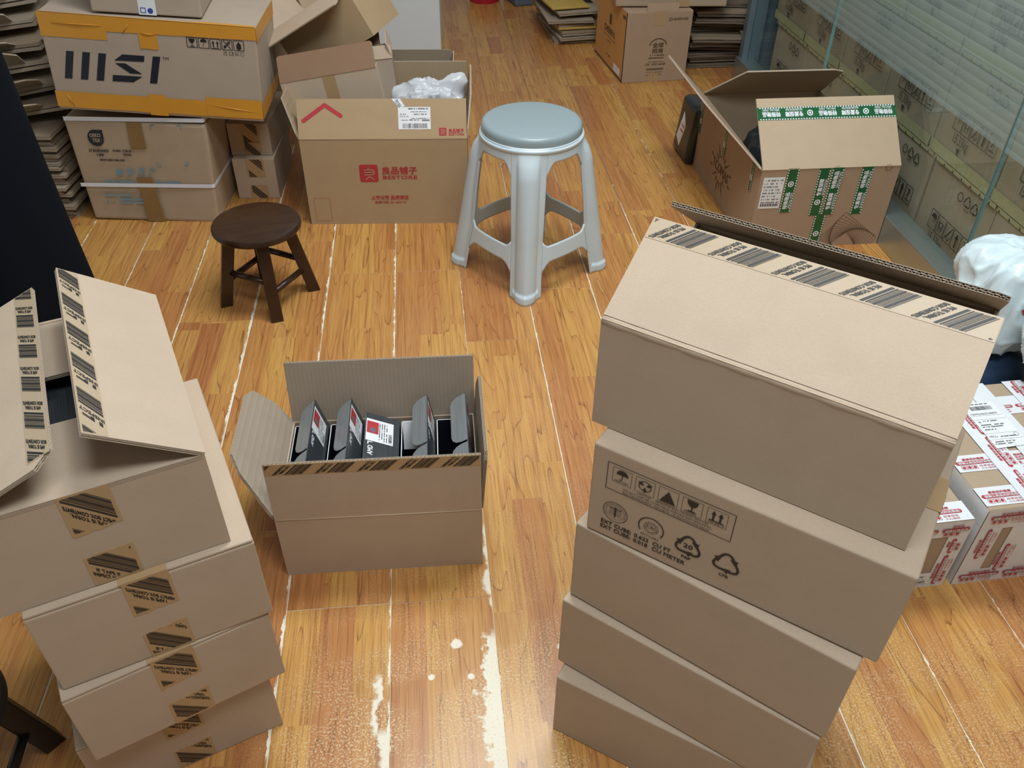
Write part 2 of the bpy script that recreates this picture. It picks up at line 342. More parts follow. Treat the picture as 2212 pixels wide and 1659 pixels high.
# ------------------------------------------------------------------ flat print on a surface
TCACHE = {}
def text2d(s):
    if s in TCACHE: return TCACHE[s]
    c = bpy.data.curves.new('t', 'FONT'); c.body = s; c.resolution_u = 2; c.offset = 0.0
    o = bpy.data.objects.new('t', c); m_ = bpy.data.meshes.new_from_object(o)
    vs = [(v.co.x, v.co.y) for v in m_.vertices]; fs = [tuple(p.vertices) for p in m_.polygons]
    bpy.data.objects.remove(o); bpy.data.curves.remove(c); bpy.data.meshes.remove(m_)
    if not vs: vs = [(0, 0), (1, 0), (0, 1)]; fs = []
    xs = [v[0] for v in vs]; ys = [v[1] for v in vs]
    TCACHE[s] = (vs, fs, min(xs), max(xs), min(ys), max(ys)); return TCACHE[s]
class Print:
    """2D marks in a plane o + u*U + v*V, lifted off the surface by off."""
    def __init__(s, o, U, V, off=0.0006):
        s.o = Vector(o); s.U = Vector(U).normalized(); s.V = Vector(V).normalized(); s.N = s.U.cross(s.V).normalized(); s.off = off; s.mb = MB(); s.xf = None; s.k = 0
    def pt(s, u, v):
        if s.xf: u, v = s.xf(u, v)
        return s.o + s.U * u + s.V * v + s.N * (s.off + (s.k % 9) * .00003)
    def poly(s, pts):
        s.k += 1                                          # overlapping strokes never share a plane
        s.mb.add([s.pt(*p) for p in pts], [tuple(range(len(pts)))]); return s
    def rect(s, u0, v0, u1, v1): return s.poly([(u0, v0), (u1, v0), (u1, v1), (u0, v1)])
    def line(s, a, b, w):
        dx, dy = b[0] - a[0], b[1] - a[1]; l = math.hypot(dx, dy) or 1; px, py = -dy / l * w / 2, dx / l * w / 2
        return s.poly([(a[0] - px, a[1] - py), (b[0] - px, b[1] - py), (b[0] + px, b[1] + py), (a[0] + px, a[1] + py)])
    def path(s, pts, w, closed=False):
        q = list(pts) + ([pts[0]] if closed else [])
        for a, b in zip(q, q[1:]): s.line(a, b, w)
        return s
    def frame(s, u0, v0, u1, v1, w): return s.path([(u0, v0), (u1, v0), (u1, v1), (u0, v1)], w, True)
    def ring(s, u, v, r, w, a0=0, a1=360, n=32):
        p = [(u + math.cos(R(a0 + (a1 - a0) * k / n)) * r, v + math.sin(R(a0 + (a1 - a0) * k / n)) * r) for k in range(n + 1)]
        return s.path(p, w)
    def disc(s, u, v, r, n=20, a0=0, a1=360):
        return s.poly([(u + math.cos(R(a0 + (a1 - a0) * k / n)) * r, v + math.sin(R(a0 + (a1 - a0) * k / n)) * r) for k in range(n + (a1 - a0 < 360))])
    def text(s, t, u, v, h, w=None, rot=0.0, shear=0.0, bold=0.0, align='L'):
        vs, fs, x0, x1, y0, y1 = text2d(t); k = h / (0.93 if any(ord(c) > 0x2E80 for c in t) else 0.70); kx = k if w is None else w / (x1 - x0)
        wd = (x1 - x0) * kx; u0 = {'L': 0, 'C': -wd / 2, 'R': -wd}[align]; c, sn = math.cos(rot), math.sin(rot)
        for dx, dy in ([(0, 0)] if not bold else [(-bold, -bold), (bold, bold), (-bold, bold), (bold, -bold)]):
            P = []; s.k += 1
            for a, b in vs:
                yy = (b - 0.0) * k; xx = (a - x0) * kx + u0 + shear * yy
                xx += dx * h; yy += dy * h; P.append(s.pt(u + xx * c - yy * sn, v + xx * sn + yy * c))
            s.mb.add(P, fs)
        return s
    def build(s, name, mat, parent):
        o = s.mb.build(name, mat, parent)
        if len(s.mb.f) > 1: o['kind'] = 'stuff'
        return o
def umbrella(p, u, v, s):
    p.disc(u, v, s * 0.5, 16, 0, 180); p.line((u, v + 0.02 * s), (u, v - 0.42 * s), 0.07 * s); p.ring(u - 0.1 * s, v - 0.42 * s, 0.1 * s, 0.06 * s, 180, 360, 8)
def goblet(p, u, v, s):
    p.poly([(u - .36 * s, v + .45 * s), (u - .30 * s, v + .12 * s), (u - .12 * s, v - .06 * s), (u + .12 * s, v - .06 * s), (u + .30 * s, v + .12 * s), (u + .36 * s, v + .45 * s)])
    p.line((u, v), (u, v - .42 * s), .08 * s); p.line((u - .25 * s, v - .44 * s), (u + .25 * s, v - .44 * s), .09 * s)
def arrow_up(p, u, v, s):
    p.line((u, v - .45 * s), (u, v + .1 * s), .16 * s); p.poly([(u - .2 * s, v + .08 * s), (u + .2 * s, v + .08 * s), (u, v + .48 * s)])
def hand(p, u, v, s):
    p.ring(u, v + .05 * s, .22 * s, .07 * s); p.line((u - .3 * s, v + .3 * s), (u - .12 * s, v - .45 * s), .08 * s); p.line((u + .3 * s, v + .3 * s), (u + .12 * s, v - .45 * s), .08 * s)
def barcode(p, u0, v0, u1, v1, n=26, seed=1):
    rg = random.Random(seed); x = u0; w = (u1 - u0) / n
    while x < u1 - w:
        b = w * rg.choice((.4, .4, .8, 1.2)); p.rect(x, v0, min(x + b, u1), v1); x += b + w * rg.choice((.4, .6, .9))
def scribble(p, u0, u1, v, h, seed=1, fill=0.7):     # print too small to read in the photograph
    rg = random.Random(seed); x = u0
    while x < u1:
        w = h * rg.uniform(.5, 1.1)
        if rg.random() < fill: p.rect(x, v, min(x + w * .8, u1), v + h)
        x += w
def recycle(p, u, v, s):
    for k in range(3):
        a = R(90 - 120 * k); c, sn = math.cos(a), math.sin(a)
        def T(x, y): return (u + (x * sn - y * -c) * 1.0, v + 0) if False else (u + x * math.cos(a - PI / 2) - y * math.sin(a - PI / 2), v + x * math.sin(a - PI / 2) + y * math.cos(a - PI / 2))
        q = [(-.30, .20), (-.16, .43), (-.06, .50), (.06, .50), (.16, .43), (.25, .28)]
        p.path([T(x * s, y * s) for x, y in q], .10 * s)
        p.poly([T(x * s, y * s) for x, y in ((.10, .30), (.40, .33), (.32, .06))])

# ------------------------------------------------------------------ cartons
def sheet(mb, o, U, V, top, a, th, off=0.0, mi=0, edge=1):
    """plain flap: top = outline of the free edge from u=0 to u=a"""
    o, U, V = Vector(o), Vector(U).normalized(), Vector(V).normalized()
    mb.prism([(0, 0), (a, 0)] + list(reversed(top)), (o, U, V), off - th / 2, off + th / 2, mi, edge)
def fluted(mb, o, U, V, top, a, th=0.0058, layers=2, pitch=0.0075, mi=0, mf=1):
    """corrugated flap whose free edge shows the real liners and fluting"""
    o, U, V = Vector(o), Vector(U).normalized(), Vector(V).normalized(); N = U.cross(V).normalized()
    poly = [(0, 0), (a, 0)] + list(reversed(top)); lt = 0.0007
    for k in range(layers + 1):
        c = -th / 2 + th * k / layers
        c0 = min(max(c, -th / 2 + lt / 2), th / 2 - lt / 2)
        mb.prism(poly, (o, U, V), c0 - lt / 2, c0 + lt / 2, 2 if k == 0 else mi, mf)
    def tv(u):
        for (x0, y0), (x1, y1) in zip(top, top[1:]):
            if x0 <= u <= x1: return y0 + (y1 - y0) * (u - x0) / max(1e-6, x1 - x0)
        return top[-1][1]
    for k in range(layers):
        lo, hi = -th / 2 + th * k / layers + lt / 2, -th / 2 + th * (k + 1) / layers - lt / 2
        n = int(a / (pitch / 4)); vs = []; fs = []
        for i in range(n + 1):
            u = a * i / n; w = 0.5 - 0.5 * math.cos(2 * PI * i / 4 + k); c = lo + (hi - lo) * w
            for d in (-0.00035, 0.00035):
                vs.append(o + U * u + N * (c + d)); vs.append(o + U * u + V * (tv(u) - 0.0005) + N * (c + d))
        for i in range(n):
            q = i * 4; fs += [(q, q + 4, q + 5, q + 1), (q + 2, q + 3, q + 7, q + 6), (q + 1, q + 5, q + 7, q + 3)]
        mb.add(vs, fs, mf)
def rect_top(a, b): return [(0, b), (a, b)]
def cham_top(a, b, c, d): return [(0, b * d), (c, b), (a - c, b), (a, b * d)]
def walls(w, d, h, t, lean=0.0):
    mb = MB()
    mb.box(0, 0, 0, w, t, h); mb.box(0, d - t, 0, w, d, h); mb.box(0, t, 0, t, d - t, h); mb.box(w - t, t, 0, w, d - t, h); mb.box(t, t, 0, w - t, d - t, t)
    return mb
BARS = ((0, 3.4), (5.6, 1.6), (8.8, .6), (10.6, .6), (12.4, 3.2), (17.2, .7), (19.2, .6), (21.0, .7), (23.2, 3.8), (28.6, .7))
def tape_marks(pr, u, v, a0, a1, c0, c1, axis, phase=0.0, lines=('IF TAPE IS TORN,', 'INSPECT BOX CONTENTS'), flip=1):
    """security-tape print, sheared 45 degrees: bars and two lines of text across the tape.
    the tape runs along 'axis' ('u' or 'v') from a0 to a1; c0..c1 is its width across."""
    sl = 1.0 if axis == 'u' else -1.0; per = 0.0755; wc = c1 - c0; m_ = wc * 0.07
    def P(a, c):
        a = a + sl * (c - c0)
        return (u + a, v + c) if axis == 'u' else (u + c, v + a)
    def clip(q):
        for lim, sg in ((a0 + .001, 1), (a1 - .001, -1)):
            o_ = []
            for k in range(len(q)):
                p0, p1 = q[k - 1], q[k]; i0, i1 = sg * (p0[0] - lim) >= 0, sg * (p1[0] - lim) >= 0
                if i0 != i1:
                    t = (lim - p0[0]) / (p1[0] - p0[0]); o_.append((lim, p0[1] + (p1[1] - p0[1]) * t))
                if i1: o_.append(p1)
            q = o_
            if len(q) < 3: return None
        return q
    k = math.floor((a0 - wc) / per) - 1
    while k * per + phase < a1 + wc:
        s0 = k * per + phase; k += 1
        for b, t in BARS:
            x0 = s0 + b * 0.00106; x1 = x0 + (t + .25) * 0.00108
            q = [(x0 + sl * m_, c0 + m_), (x1 + sl * m_, c0 + m_), (x1 + sl * (wc - m_), c1 - m_), (x0 + sl * (wc - m_), c1 - m_)]
            q = clip(q)
            if q: pr.poly([(u + a, v + c) if axis == 'u' else (u + c, v + a) for a, c in q])
        for i, l in enumerate(lines):
            vs, fs, tx0, tx1, ty0, ty1 = text2d(l); h = 0.0066; kk = h / 0.70; wd = wc * (.86 if i else .70); kx = wd / (tx1 - tx0); cm = (c0 + c1) / 2
            upd = (-1 if flip > 0 else 1) if axis == 'u' else (1 if flip > 0 else -1)
            ac = s0 + .053 + (.0095 * (1 - i) if upd > 0 else .0095 * i) + (0 if upd > 0 else .0066)
            Q = []
            for x, y in vs:
                c = cm + flip * ((x - tx0) * kx - wd / 2); Q.append((ac + upd * y * kk + sl * (c - c0), c))
            ok = [a0 + .001 < a < a1 - .001 for a, c in Q]
            f2 = [f for f in fs if all(ok[q] for q in f)]
            for da, dc in ((-.00022, -.00022), (.00022, .00022), (.00022, -.00022)) if f2 else ():
                pr.k += 1
                pr.mb.add([pr.pt(u + a + da, v + c + dc) if axis == 'u' else pr.pt(u + c + dc, v + a + da) for a, c in Q], f2)
def amd_carton(label, x, y, z, yaw, lw, ld, h, kind, front_tape=False, flaps=None, group=None):
    """kind 'closed' or 'open'. local frame: x along the front, y into depth."""
    t = thing('carton', label, 'carton', (x, y, z), (0, 0, yaw), group); th = 0.0055
    if kind == 'closed':
        long_x = lw > ld
        if long_x: MB().box(0, 0, 0, lw, ld, h - .0012).build('body', K_AMD, t, bevel=0.0038, seg=3)
        else:
            MB().box(0, 0, 0, lw, ld, h - th - .0012).build('body', K_AMD, t, bevel=0.0026)
            for x0, x1 in ((.0008, lw / 2 - .001), (lw / 2 + .001, lw - .0008)): MB().box(x0, .0012, h - th - .0008, x1, ld - .001, h - .001).build('flap', [K_AMD], t, bevel=.0012, seg=1)
        m_ = MB()
        if long_x:
            m_.box(-0.0003, ld / 2 - .03, h - 0.0009, lw + .0003, ld / 2 + .03, h - 0.0002)
            m_.box(lw, ld / 2 - .03, h - .065, lw + .0005, ld / 2 + .03, h - .0004)
            tp = m_.build('tape', TAPE_K, t)
            pr = Print((lw, 0, 0), Y, Z, 0.0009); tape_marks(pr, 0, 0, h - .06, h, ld / 2 - .03, ld / 2 + .03, 'v', 0.01); pr.build('tape_print', INK, tp)
        else:
            m_.box(lw / 2 - .03, -0.0003, h - 0.0009, lw / 2 + .03, ld, h - 0.0002); m_.build('tape', TAPE_K, t)
    else:
        walls(lw, ld, h, th).build('body', [K_AMD], t)
    if front_tape:
        end_tapes(t, lw, h)
    return t
def end_tapes(t, lw, h):
    # two torn ends of tape on the short side facing the room, one from the top seam and one from the bottom seam
    c0 = 0.1145; c1 = c0 + 0.058
    for (v0, v1, ph, fl) in ((h - 0.066, h - 0.0002, random.uniform(0, .03), -1), (0.0005, 0.055, random.uniform(.0, .03), 1)):
        torn = [(c0 + (c1 - c0) * k / 14, (v0 if fl < 0 else v1) + random.uniform(-.0018, .0018) + (.004 if fl < 0 else .004) * (k / 14 - .5)) for k in range(15)]
        poly = torn + [(c1, v1), (c0, v1)] if fl < 0 else [(c0, v0), (c1, v0)] + list(reversed(torn))
        tp = MB().prism(poly, (Vector((0, -0.0001, 0)), X, Z), -0.0001, 0.0005).build('tape', TAPE_K, t)
        pr = Print((0, 0, 0), X, Z, 0.0009); tape_marks(pr, 0, 0, v0 + .003, v1 - .002, c0, c1, 'v', v0 + (0.052 if fl < 0 else .020) + ph, flip=fl); pr.build('tape_print', INK, tp)
def flap_vec(ang, inward): return Vector(inward) * math.cos(R(ang)) + Z * math.sin(R(ang))
def add_flap(t, hinge, U, a, inward, ang, b, top=None, real=True, th=0.0058, mats=None, name='flap'):
    V = flap_vec(ang, inward); mb = MB(); top = top or rect_top(a, b)
    (fluted if real else sheet)(mb, hinge, U, V, top, a, th)
    o = mb.build(name, mats or [K_AMD, EDGE, K_AMDI], t); return o, V

# ================================================================== THE SETTING
ca, sa = math.cos(ROOMA), math.sin(ROOMA)
def room(s, t, z=0.0): return (s * ca - t * sa, s * sa + t * ca, z)
floor = MB().box(-2.6, -1.6, -0.10, 4.2, 7.0, -0.0012).build('floor', SUBF); floor.rotation_euler = (0, 0, ROOMA); struct(floor)
BL_, BW = 1.220, 0.1945
def board_mesh(l, w=BW): return MB().box(0, 0, -0.0080, w, l, 0.0).mesh('floor_board', [FLOORM], bevel=0.0005, seg=1)
full = board_mesh(BL_ - 0.0012)
seams = [-1.311 - 0.1975, -1.311, -1.114, -0.917, -0.719, -0.518, -0.318, -0.119, 0.0755, 0.271, 0.465, 0.662, 0.859, 1.055, 1.252, 1.45, 1.648, 1.845, 2.043]
joint = {-0.719: 2.006, -0.518: 2.435, -0.119: 2.226, 0.0755: 1.850, 0.271: 2.095, 0.465: 4.852, 0.662: 2.567, 0.859: 2.810}
rg = random.Random(3)
for s0, s1 in zip(seams, seams[1:]):
    j = joint.get(s0, rg.uniform(1.6, 2.8)); w = s1 - s0 - rg.choice((0.0010, 0.0016, 0.0024, 0.0030))
    me = board_mesh(BL_ - rg.uniform(0.0006, 0.0016), w)
    k = math.ceil((0.2 - j) / BL_) - 1
    while j + k * BL_ < 5.9:
        o = link('floor_board', me, floor); o.location = (s0 + 0.0008, j + k * BL_, 0.0); k += 1
wl = MB().box(-2.62, -1.6, 0, -2.5, 7.0, 2.85).build('wall_left', WALLM); wl.rotation_euler = (0, 0, ROOMA); struct(wl)
wb = MB().box(-2.5, 6.4, 0, 4.0, 6.5, 2.85).build('wall_back', WALLM); wb.rotation_euler = (0, 0, ROOMA); struct(wb)
# white end of the partition behind the open cartons
cx, cy = -0.372, 4.235
col = MB().box(-.56, 0, 0, 0, 0.30, 2.85).build('wall_partition', WALLM, bevel=0.003); col.location = (cx, cy, 0); col.rotation_euler = (0, 0, R(3)); struct(col)
# glass wall: steel kerb, panes, louvre-striped film
gw = link('wall_right', None); gw.rotation_euler = (0, 0, ROOMA); struct(gw)
KS0, KS1, GS = 1.441, 1.517, 1.487
m_ = MB(); m_.box(KS0, 0.2, 0, KS1, 3.84, 0.10); m_.build('kerb', STEEL, gw, bevel=0.004)
def pane(t0, t1):
    p = MB(); p.box(GS - 0.005, t0, 0.092, GS + 0.005, t1, 2.6)
    for i in range(6): p.m[i] = 1 if i in (2, 4) else 0
    o = p.build('glass_pane', [GLASS, GEDGE], gw)
    f = MB(); f.add([(GS - 0.0062, t0 + .002, 0.470), (GS - 0.0062, t1 - .002, 0.470), (GS - 0.0062, t1 - .002, 1.6), (GS - 0.0062, t0 + .002, 1.6)], [(0, 1, 2, 3)])
    f.build('striped_film', FILM, o)
for t0, t1 in ((0.80, 1.918), (1.923, 3.026), (3.031, 3.80)): pane(t0, t1)
post = MB(); post.box(GS - 0.03, 3.80, 0.0, GS + 0.05, 3.84, 2.6); post.build('end_post', FRAME, gw)
side = MB(); side.box(GS - 0.02, 3.845, 0.02, GS + 0.25, 3.87, 2.6); side.build('side_panel', FRAME, gw)

# ================================================================== cartons stacked behind the glass
def stock_carton(t0, z0, row, col_):
    w, h, d = 0.349, 0.296, 0.34
    t = thing('stock_carton', '%s kraft carton %s behind the glass wall' % (ROWN[row], COLN[col_]), 'carton', room(1.552, t0, z0), (0, 0, ROOMA), 'cartons stacked behind the glass wall')
    rgl = random.Random(row * 31 + col_)
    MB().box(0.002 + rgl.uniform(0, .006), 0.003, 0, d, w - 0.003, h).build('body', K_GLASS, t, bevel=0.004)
    # front face looks towards -x: u runs along -y (image left to right), v up
    F = lambda off: Print((0.0022, w, 0), -Y, Z, off)
    for (z0_, z1_) in (((0.0, .034),) if row else ()) + ((h - .012, h),):
        y = MB(); y.add([(-0.0002, 0.004, z0_), (-0.0002, w - .004, z0_), (-0.0002, w - .004, z1_), (-0.0002, .004, z1_)], [(0, 1, 2, 3)]); y.build('tape', TAPE_Y, t)
    p = F(0.0028)
    uo = 0.085
    for i in range(5):
        u = uo + 0.045 * i; p.frame(u, 0.096, u + .041, 0.154, 0.0024)
        c = (u + .0205, .125)
        if i == 0: umbrella(p, c[0], c[1] + .006, .030)
        elif i == 1: hand(p, c[0], c[1], .042)
        elif i == 2: p.line((u + .004, .100), (u + .037, .150), .003); p.line((c[0] - .008, .108), (c[0] + .009, .138), .005); p.ring(c[0] + .006, .112, .007, .003, 180, 400, 8)
        elif i == 3: arrow_up(p, c[0], c[1], .050)
        else: p.text('7', c[0] - .009, .118, .026, bold=.03); p.rect(u + .008, .106, u + .033, .110)
    p.ring(.19, .243, .013, .003); recycle(p, .228, .243, .034); recycle(p, .268, .240, .034); scribble(p, .215, .245, .218, .003, col_)
    p.text('15.33kg', 0.105, 0.062, .028, .080)
    p.poly([(.135, .054), (.155, .054), (.147, .034)])
    for i in range(7): p.poly([(.01 + .05 * i, h - .012), (.018 + .05 * i, h - .012), (.013 + .05 * i, h - .002)])
    p.build('printed_marks', INK, t)
    return t
ROWN = ['bottom row', 'second row', 'third row']
COLN = ['first from the right', 'second from the right', 'third from the right', 'fourth from the right', 'fifth from the right', 'sixth from the right', 'at the far left end']
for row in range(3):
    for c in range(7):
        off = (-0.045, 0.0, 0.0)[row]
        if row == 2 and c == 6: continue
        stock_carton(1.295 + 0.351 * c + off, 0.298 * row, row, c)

# ================================================================== right stack of five cartons
AL, AW, AH = 0.3893, 0.2834, 0.1599
amd_carton('lowest carton of the right-hand stack, bottom corner on the floor', 0.077, 0.7368, 0.0, R(-28), AL, AW, AH, 'closed', group='right-hand stack of kraft cartons')
amd_carton('second carton from the bottom of the right-hand stack', 0.0794, 0.7665, AH, -0.5799, AL, AW, AH, 'closed', group='right-hand stack of kraft cartons')
amd_carton('plain kraft carton directly under the carton with printed icons', 0.0907, 0.7762, 2 * AH, -0.6104, AL, AW, AH, 'closed', group='right-hand stack of kraft cartons')
r4 = amd_carton('kraft carton with black handling icons and cube measurements, right-hand stack', 0.1042, 0.7671, 3 * AH, -0.5559, AL, AW, AH, 'closed', group='right-hand stack of kraft cartons')
p = Print((0, 0, 0), X, Z, 0.0006)
p.frame(.0222, .0918, .1906, .1380, .0009)
for i, u in enumerate((.0300, .0615, .0928, .1243, .1562)):
    p.frame(u, .1085, u + .0258, .1334, .0005); c = (u + .0129, .1225)
    if i == 0: umbrella(p, c[0], c[1] + .0005, .0165); p.text('KEEP DRY', c[0], .1098, .0032, .0195, align='C')
    if i == 1:
        p.ring(c[0], c[1] - .001, .0082, .0011); p.text('CAUTION', c[0], .1040, .0034, .0190, align='C')
        for a in (150, 30, 270):
            ax, ay = math.cos(R(a)), math.sin(R(a)); q = (c[0] + ax * .0015, c[1] - .001 + ay * .0015)
            p.poly([q, (q[0] + ax * .006 - ay * .0030, q[1] + ay * .006 + ax * .0030), (q[0] + ax * .006 + ay * .0030, q[1] + ay * .006 - ax * .0030)]); p.line((q[0] + ax * .005, q[1] + ay * .005), (q[0] + ax * .009, q[1] + ay * .009), .0016)
    if i == 2:
        p.poly([(c[0] - .0105, .1105), (c[0] + .0105, .1105), (c[0], .1300)]); p.text('SENSITIVE ELECTRONIC DEVICES', .0905, .1040, .0034, .0700)
    if i == 3: goblet(p, c[0], c[1], .0205); p.text('FRAGILE', c[0] - .001, .1098, .0032, .0155, align='C')
    if i == 4:
        for d in (-.0045, .0045): arrow_up(p, c[0] + d, c[1] + .0005, .0165)
        p.rect(c[0] - .0095, c[1] - .0090, c[0] + .0095, c[1] - .0073); p.text('THIS SIDE UP', c[0], .1098, .0030, .0215, align='C')
p.text('DO NOT SHIP OR STORE NEAR STRONG ELECTROSTATIC,', .0465, .0988, .0034, .1200)
p.text('ELECTROMAGNETIC, MAGNETIC OR RADIOACTIVE FIELDS.', .0465, .0935, .0034, .1175)
p.ring(.0396, .0536, .0175, .0008); p.ring(.0396, .0536, .0128, .0004)
for k in range(26):
    a = R(210 - 240 * k / 25); p.text('RECYCLEDPACKAGECARTONPLANT'[k], .0396 + math.cos(a) * .0139, .0536 + math.sin(a) * .0139, .0022, rot=a - PI / 2, align='C')
for k in range(6): p.rect(.0396 - .009, .0470 + .0024 * k, .0396 + .009, .0475 + .0024 * k)
p.rect(.0384, .0450, .0408, .0630); p.rect(.0310, .0600, .0482, .0612)
p.text('EXT CUBE:', .0212, .0255, .0068, .0440, bold=.03); p.text('0.623', .0700, .0255, .0068, .0200, bold=.03); p.text('CU FT', .0965, .0255, .0068, .0250, bold=.03)
p.text('EXT CUBE:', .0210, .0157, .0068, .0440, bold=.03); p.text('0.018', .0698, .0157, .0068, .0200, bold=.03); p.text('CU METER', .0965, .0157, .0068, .0460, bold=.03)
p.ring(.0909, .0545, .0172, .0016, -35, 215); p.text('CBL', .0909, .0530, .0050, align='C'); p.text('RECYCLABLE', .0909, .0365, .0036, .0250, align='C')
for k in range(5):
    a = R(90 + 72 * k); q = (.0909 + math.cos(a) * .0095, .0545 + math.sin(a) * .0095); tx, ty = -math.sin(a), math.cos(a)
    p.path([(q[0] + tx * .0045 - math.cos(a) * .0026, q[1] + ty * .0045 - math.sin(a) * .0026), (q[0] + tx * .0045, q[1] + ty * .0045), (q[0] - tx * .0045, q[1] - ty * .0045), (q[0] - tx * .0045 - math.cos(a) * .0026, q[1] - ty * .0045 - math.sin(a) * .0026)], .0006, True)
recycle(p, .1425, .0520, .0345); p.text('20', .1425, .0485, .0075, .0120, bold=.03, align='C'); p.text('PAP', .1425, .0282, .0048, .0118, bold=.03, align='C')
recycle(p, .1932, .0520, .0345); p.text('CFB', .1932, .0272, .0048, .0118, bold=.03, align='C')
p.build('printed_marks', INK, r4)
# -- open top carton of the right stack
r5 = amd_carton('open carton with raised taped flaps on top of the right-hand stack', 0.1032, 0.8068, 4 * AH, -0.5618, AL, AW, AH, 'open', group='right-hand stack of kraft cartons')
FB = AW / 2
def half_tape(f, o, U, V, a, b, mat=TAPE_KL, w=.029, phase=0.0, flip=1, lines=('PE IS TORN,', 'BOX CONTENTS')):
    o, U, V = Vector(o), Vector(U).normalized(), V.normalized(); N = U.cross(V)
    tp = MB().prism([(0.001, b - w), (a - .001, b - w), (a - .001, b + .0004), (0.001, b + .0004)], (o + N * .0029, U, V), 0.0, 0.0004).build('tape', mat, f)
    pr = Print(o, U, V, .0037); tape_marks(pr, 0, 0, 0.002, a - .002, b - w, b + .0002, 'u', phase, lines, flip=flip)
    pr.build('tape_print', INK, tp)
f, V = add_flap(r5, (0, .0062, AH + .0004), X, AL, Y, 32.0, FB - .002); half_tape(f, (0, .0062, AH + .0004), X, V, AL, FB - .002, phase=.0247, flip=-1)
MB().tube([(0.0005 + (AL - .001) * k / 20, 0.0060 - .0004 * math.sin(k * 2.3), AH - .0048) for k in range(21)], .0068, 18).build('crease', K_AMD, r5, smooth=True)
add_flap(r5, (AL, AW, AH), -X, AL, -Y, 33.5, FB, top=[(0, FB - .012), (.012, FB), (AL - .004, FB), (AL, FB - .01)])
add_flap(r5, (0, AW - .004, AH - .006), -Y, AW - .008, X, -3, FB); add_flap(r5, (AL, .004, AH - .006), Y, AW - .008, -X, -3, FB)

# ================================================================== left stack of four cartons
amd_carton('bottom carton of the left-hand stack, resting on the floor', -0.6315, 0.6043, 0.0, 0.4910, AW, AL, AH, 'closed', True, group='left-hand stack of taped cartons')
amd_carton('second carton from the bottom of the left-hand stack', -0.5936, 0.5895, AH, 0.5483, AW, AL, AH, 'closed', True, group='left-hand stack of taped cartons')
amd_carton('third carton of the left-hand stack, under the open one', -0.5961, 0.6064, 2 * AH, 0.4785, AW, AL, AH, 'closed', True, group='left-hand stack of taped cartons')
l4 = amd_carton('open carton with two long taped flaps on top of the left-hand stack', -0.626, 0.605, 3 * AH, R(27.2), AW, AL, AH, 'open', True, group='left-hand stack of taped cartons')
f, V = add_flap(l4, (AW, 0, AH), Y, AL, -X, 34, FB); half_tape(f, (AW, 0, AH), Y, V, AL, FB, phase=.034, lines=('IF', 'INSPECT'), flip=1)
f, V = add_flap(l4, (0, AL, AH), -Y, AL, X, 23.5, FB, top=[(0, FB), (AL - .02, FB), (AL, FB - .022)]); half_tape(f, (0, AL, AH), -Y, V, AL - .012, FB, phase=.0489, lines=('APE IS TORN,', 'BOX CONTENTS'), flip=-1)
add_flap(l4, (0.003, 0, AH - .004), X, AW - .006, Y, 0, FB, top=cham_top(AW - .006, FB, .004, .96))
add_flap(l4, (AW - .003, AL, AH - .004), -X, AW - .006, -Y, 0, FB, top=cham_top(AW - .006, FB, .004, .96))
# dark retail boxes inside the left open carton
for i, (xx, lab) in enumerate(((.010, 'left dark retail box inside the open left-hand carton'), (.102, 'middle dark retail box inside the open left-hand carton'), (.194, 'right dark retail box inside the open left-hand carton'))):
    q = l4.matrix_basis @ Vector((xx, .03, .008))
    t = thing('retail_box', lab, 'box', q, (0, 0, R(27.2)), 'retail boxes in the left open carton')
    MB().box(0, 0, 0, .080, .33, .118).build('body', BLACKIN, t, bevel=.002)
    MB().box(.004, .004, .1178, .076, .326, .1190).build('lid_panel', BRUSHD, t)
    MB().box(.076, .05, .1185, .0785, .30, .1195).build('orange_line', plain('ink_orange', (.5, .09, .02), .4), t)

# ================================================================== middle open carton with five retail boxes
mc = amd_carton('open carton on the floor holding five grey retail boxes', -0.4416, 1.0514, 0.0, 0.0920, AL, AW, AH, 'open')
f, V = add_flap(mc, (0, 0.0032, AH), X, AL, Y, 88.5, FB); half_tape(f, (0, 0.0032, AH), X, V, AL, FB, TAPE_K, .026, .034, -1, ('E IS TORN,', 'X CONTENTS'))
MB().tube([(0.001, 0.0012, AH), (AL - .001, 0.0012, AH)], .0022, 8).build('crease', K_LIGHT, mc, smooth=True)
add_flap(mc, (AL, AW, AH), -X, AL, -Y, 99, FB)
add_flap(mc, (0, AW - .004, AH), -Y, AW - .008, X, 118, FB, top=[(0, .06), (.028, .128), (.055, FB), (AW - .06, FB), (AW - .034, .11), (AW - .008, .012)])
add_flap(mc, (AL, .004, AH), Y, AW - .008, -X, 94, FB, top=[(0, FB * .9), (.01, FB), (AW - .05, FB * .98), (AW - .008, FB * .6)])
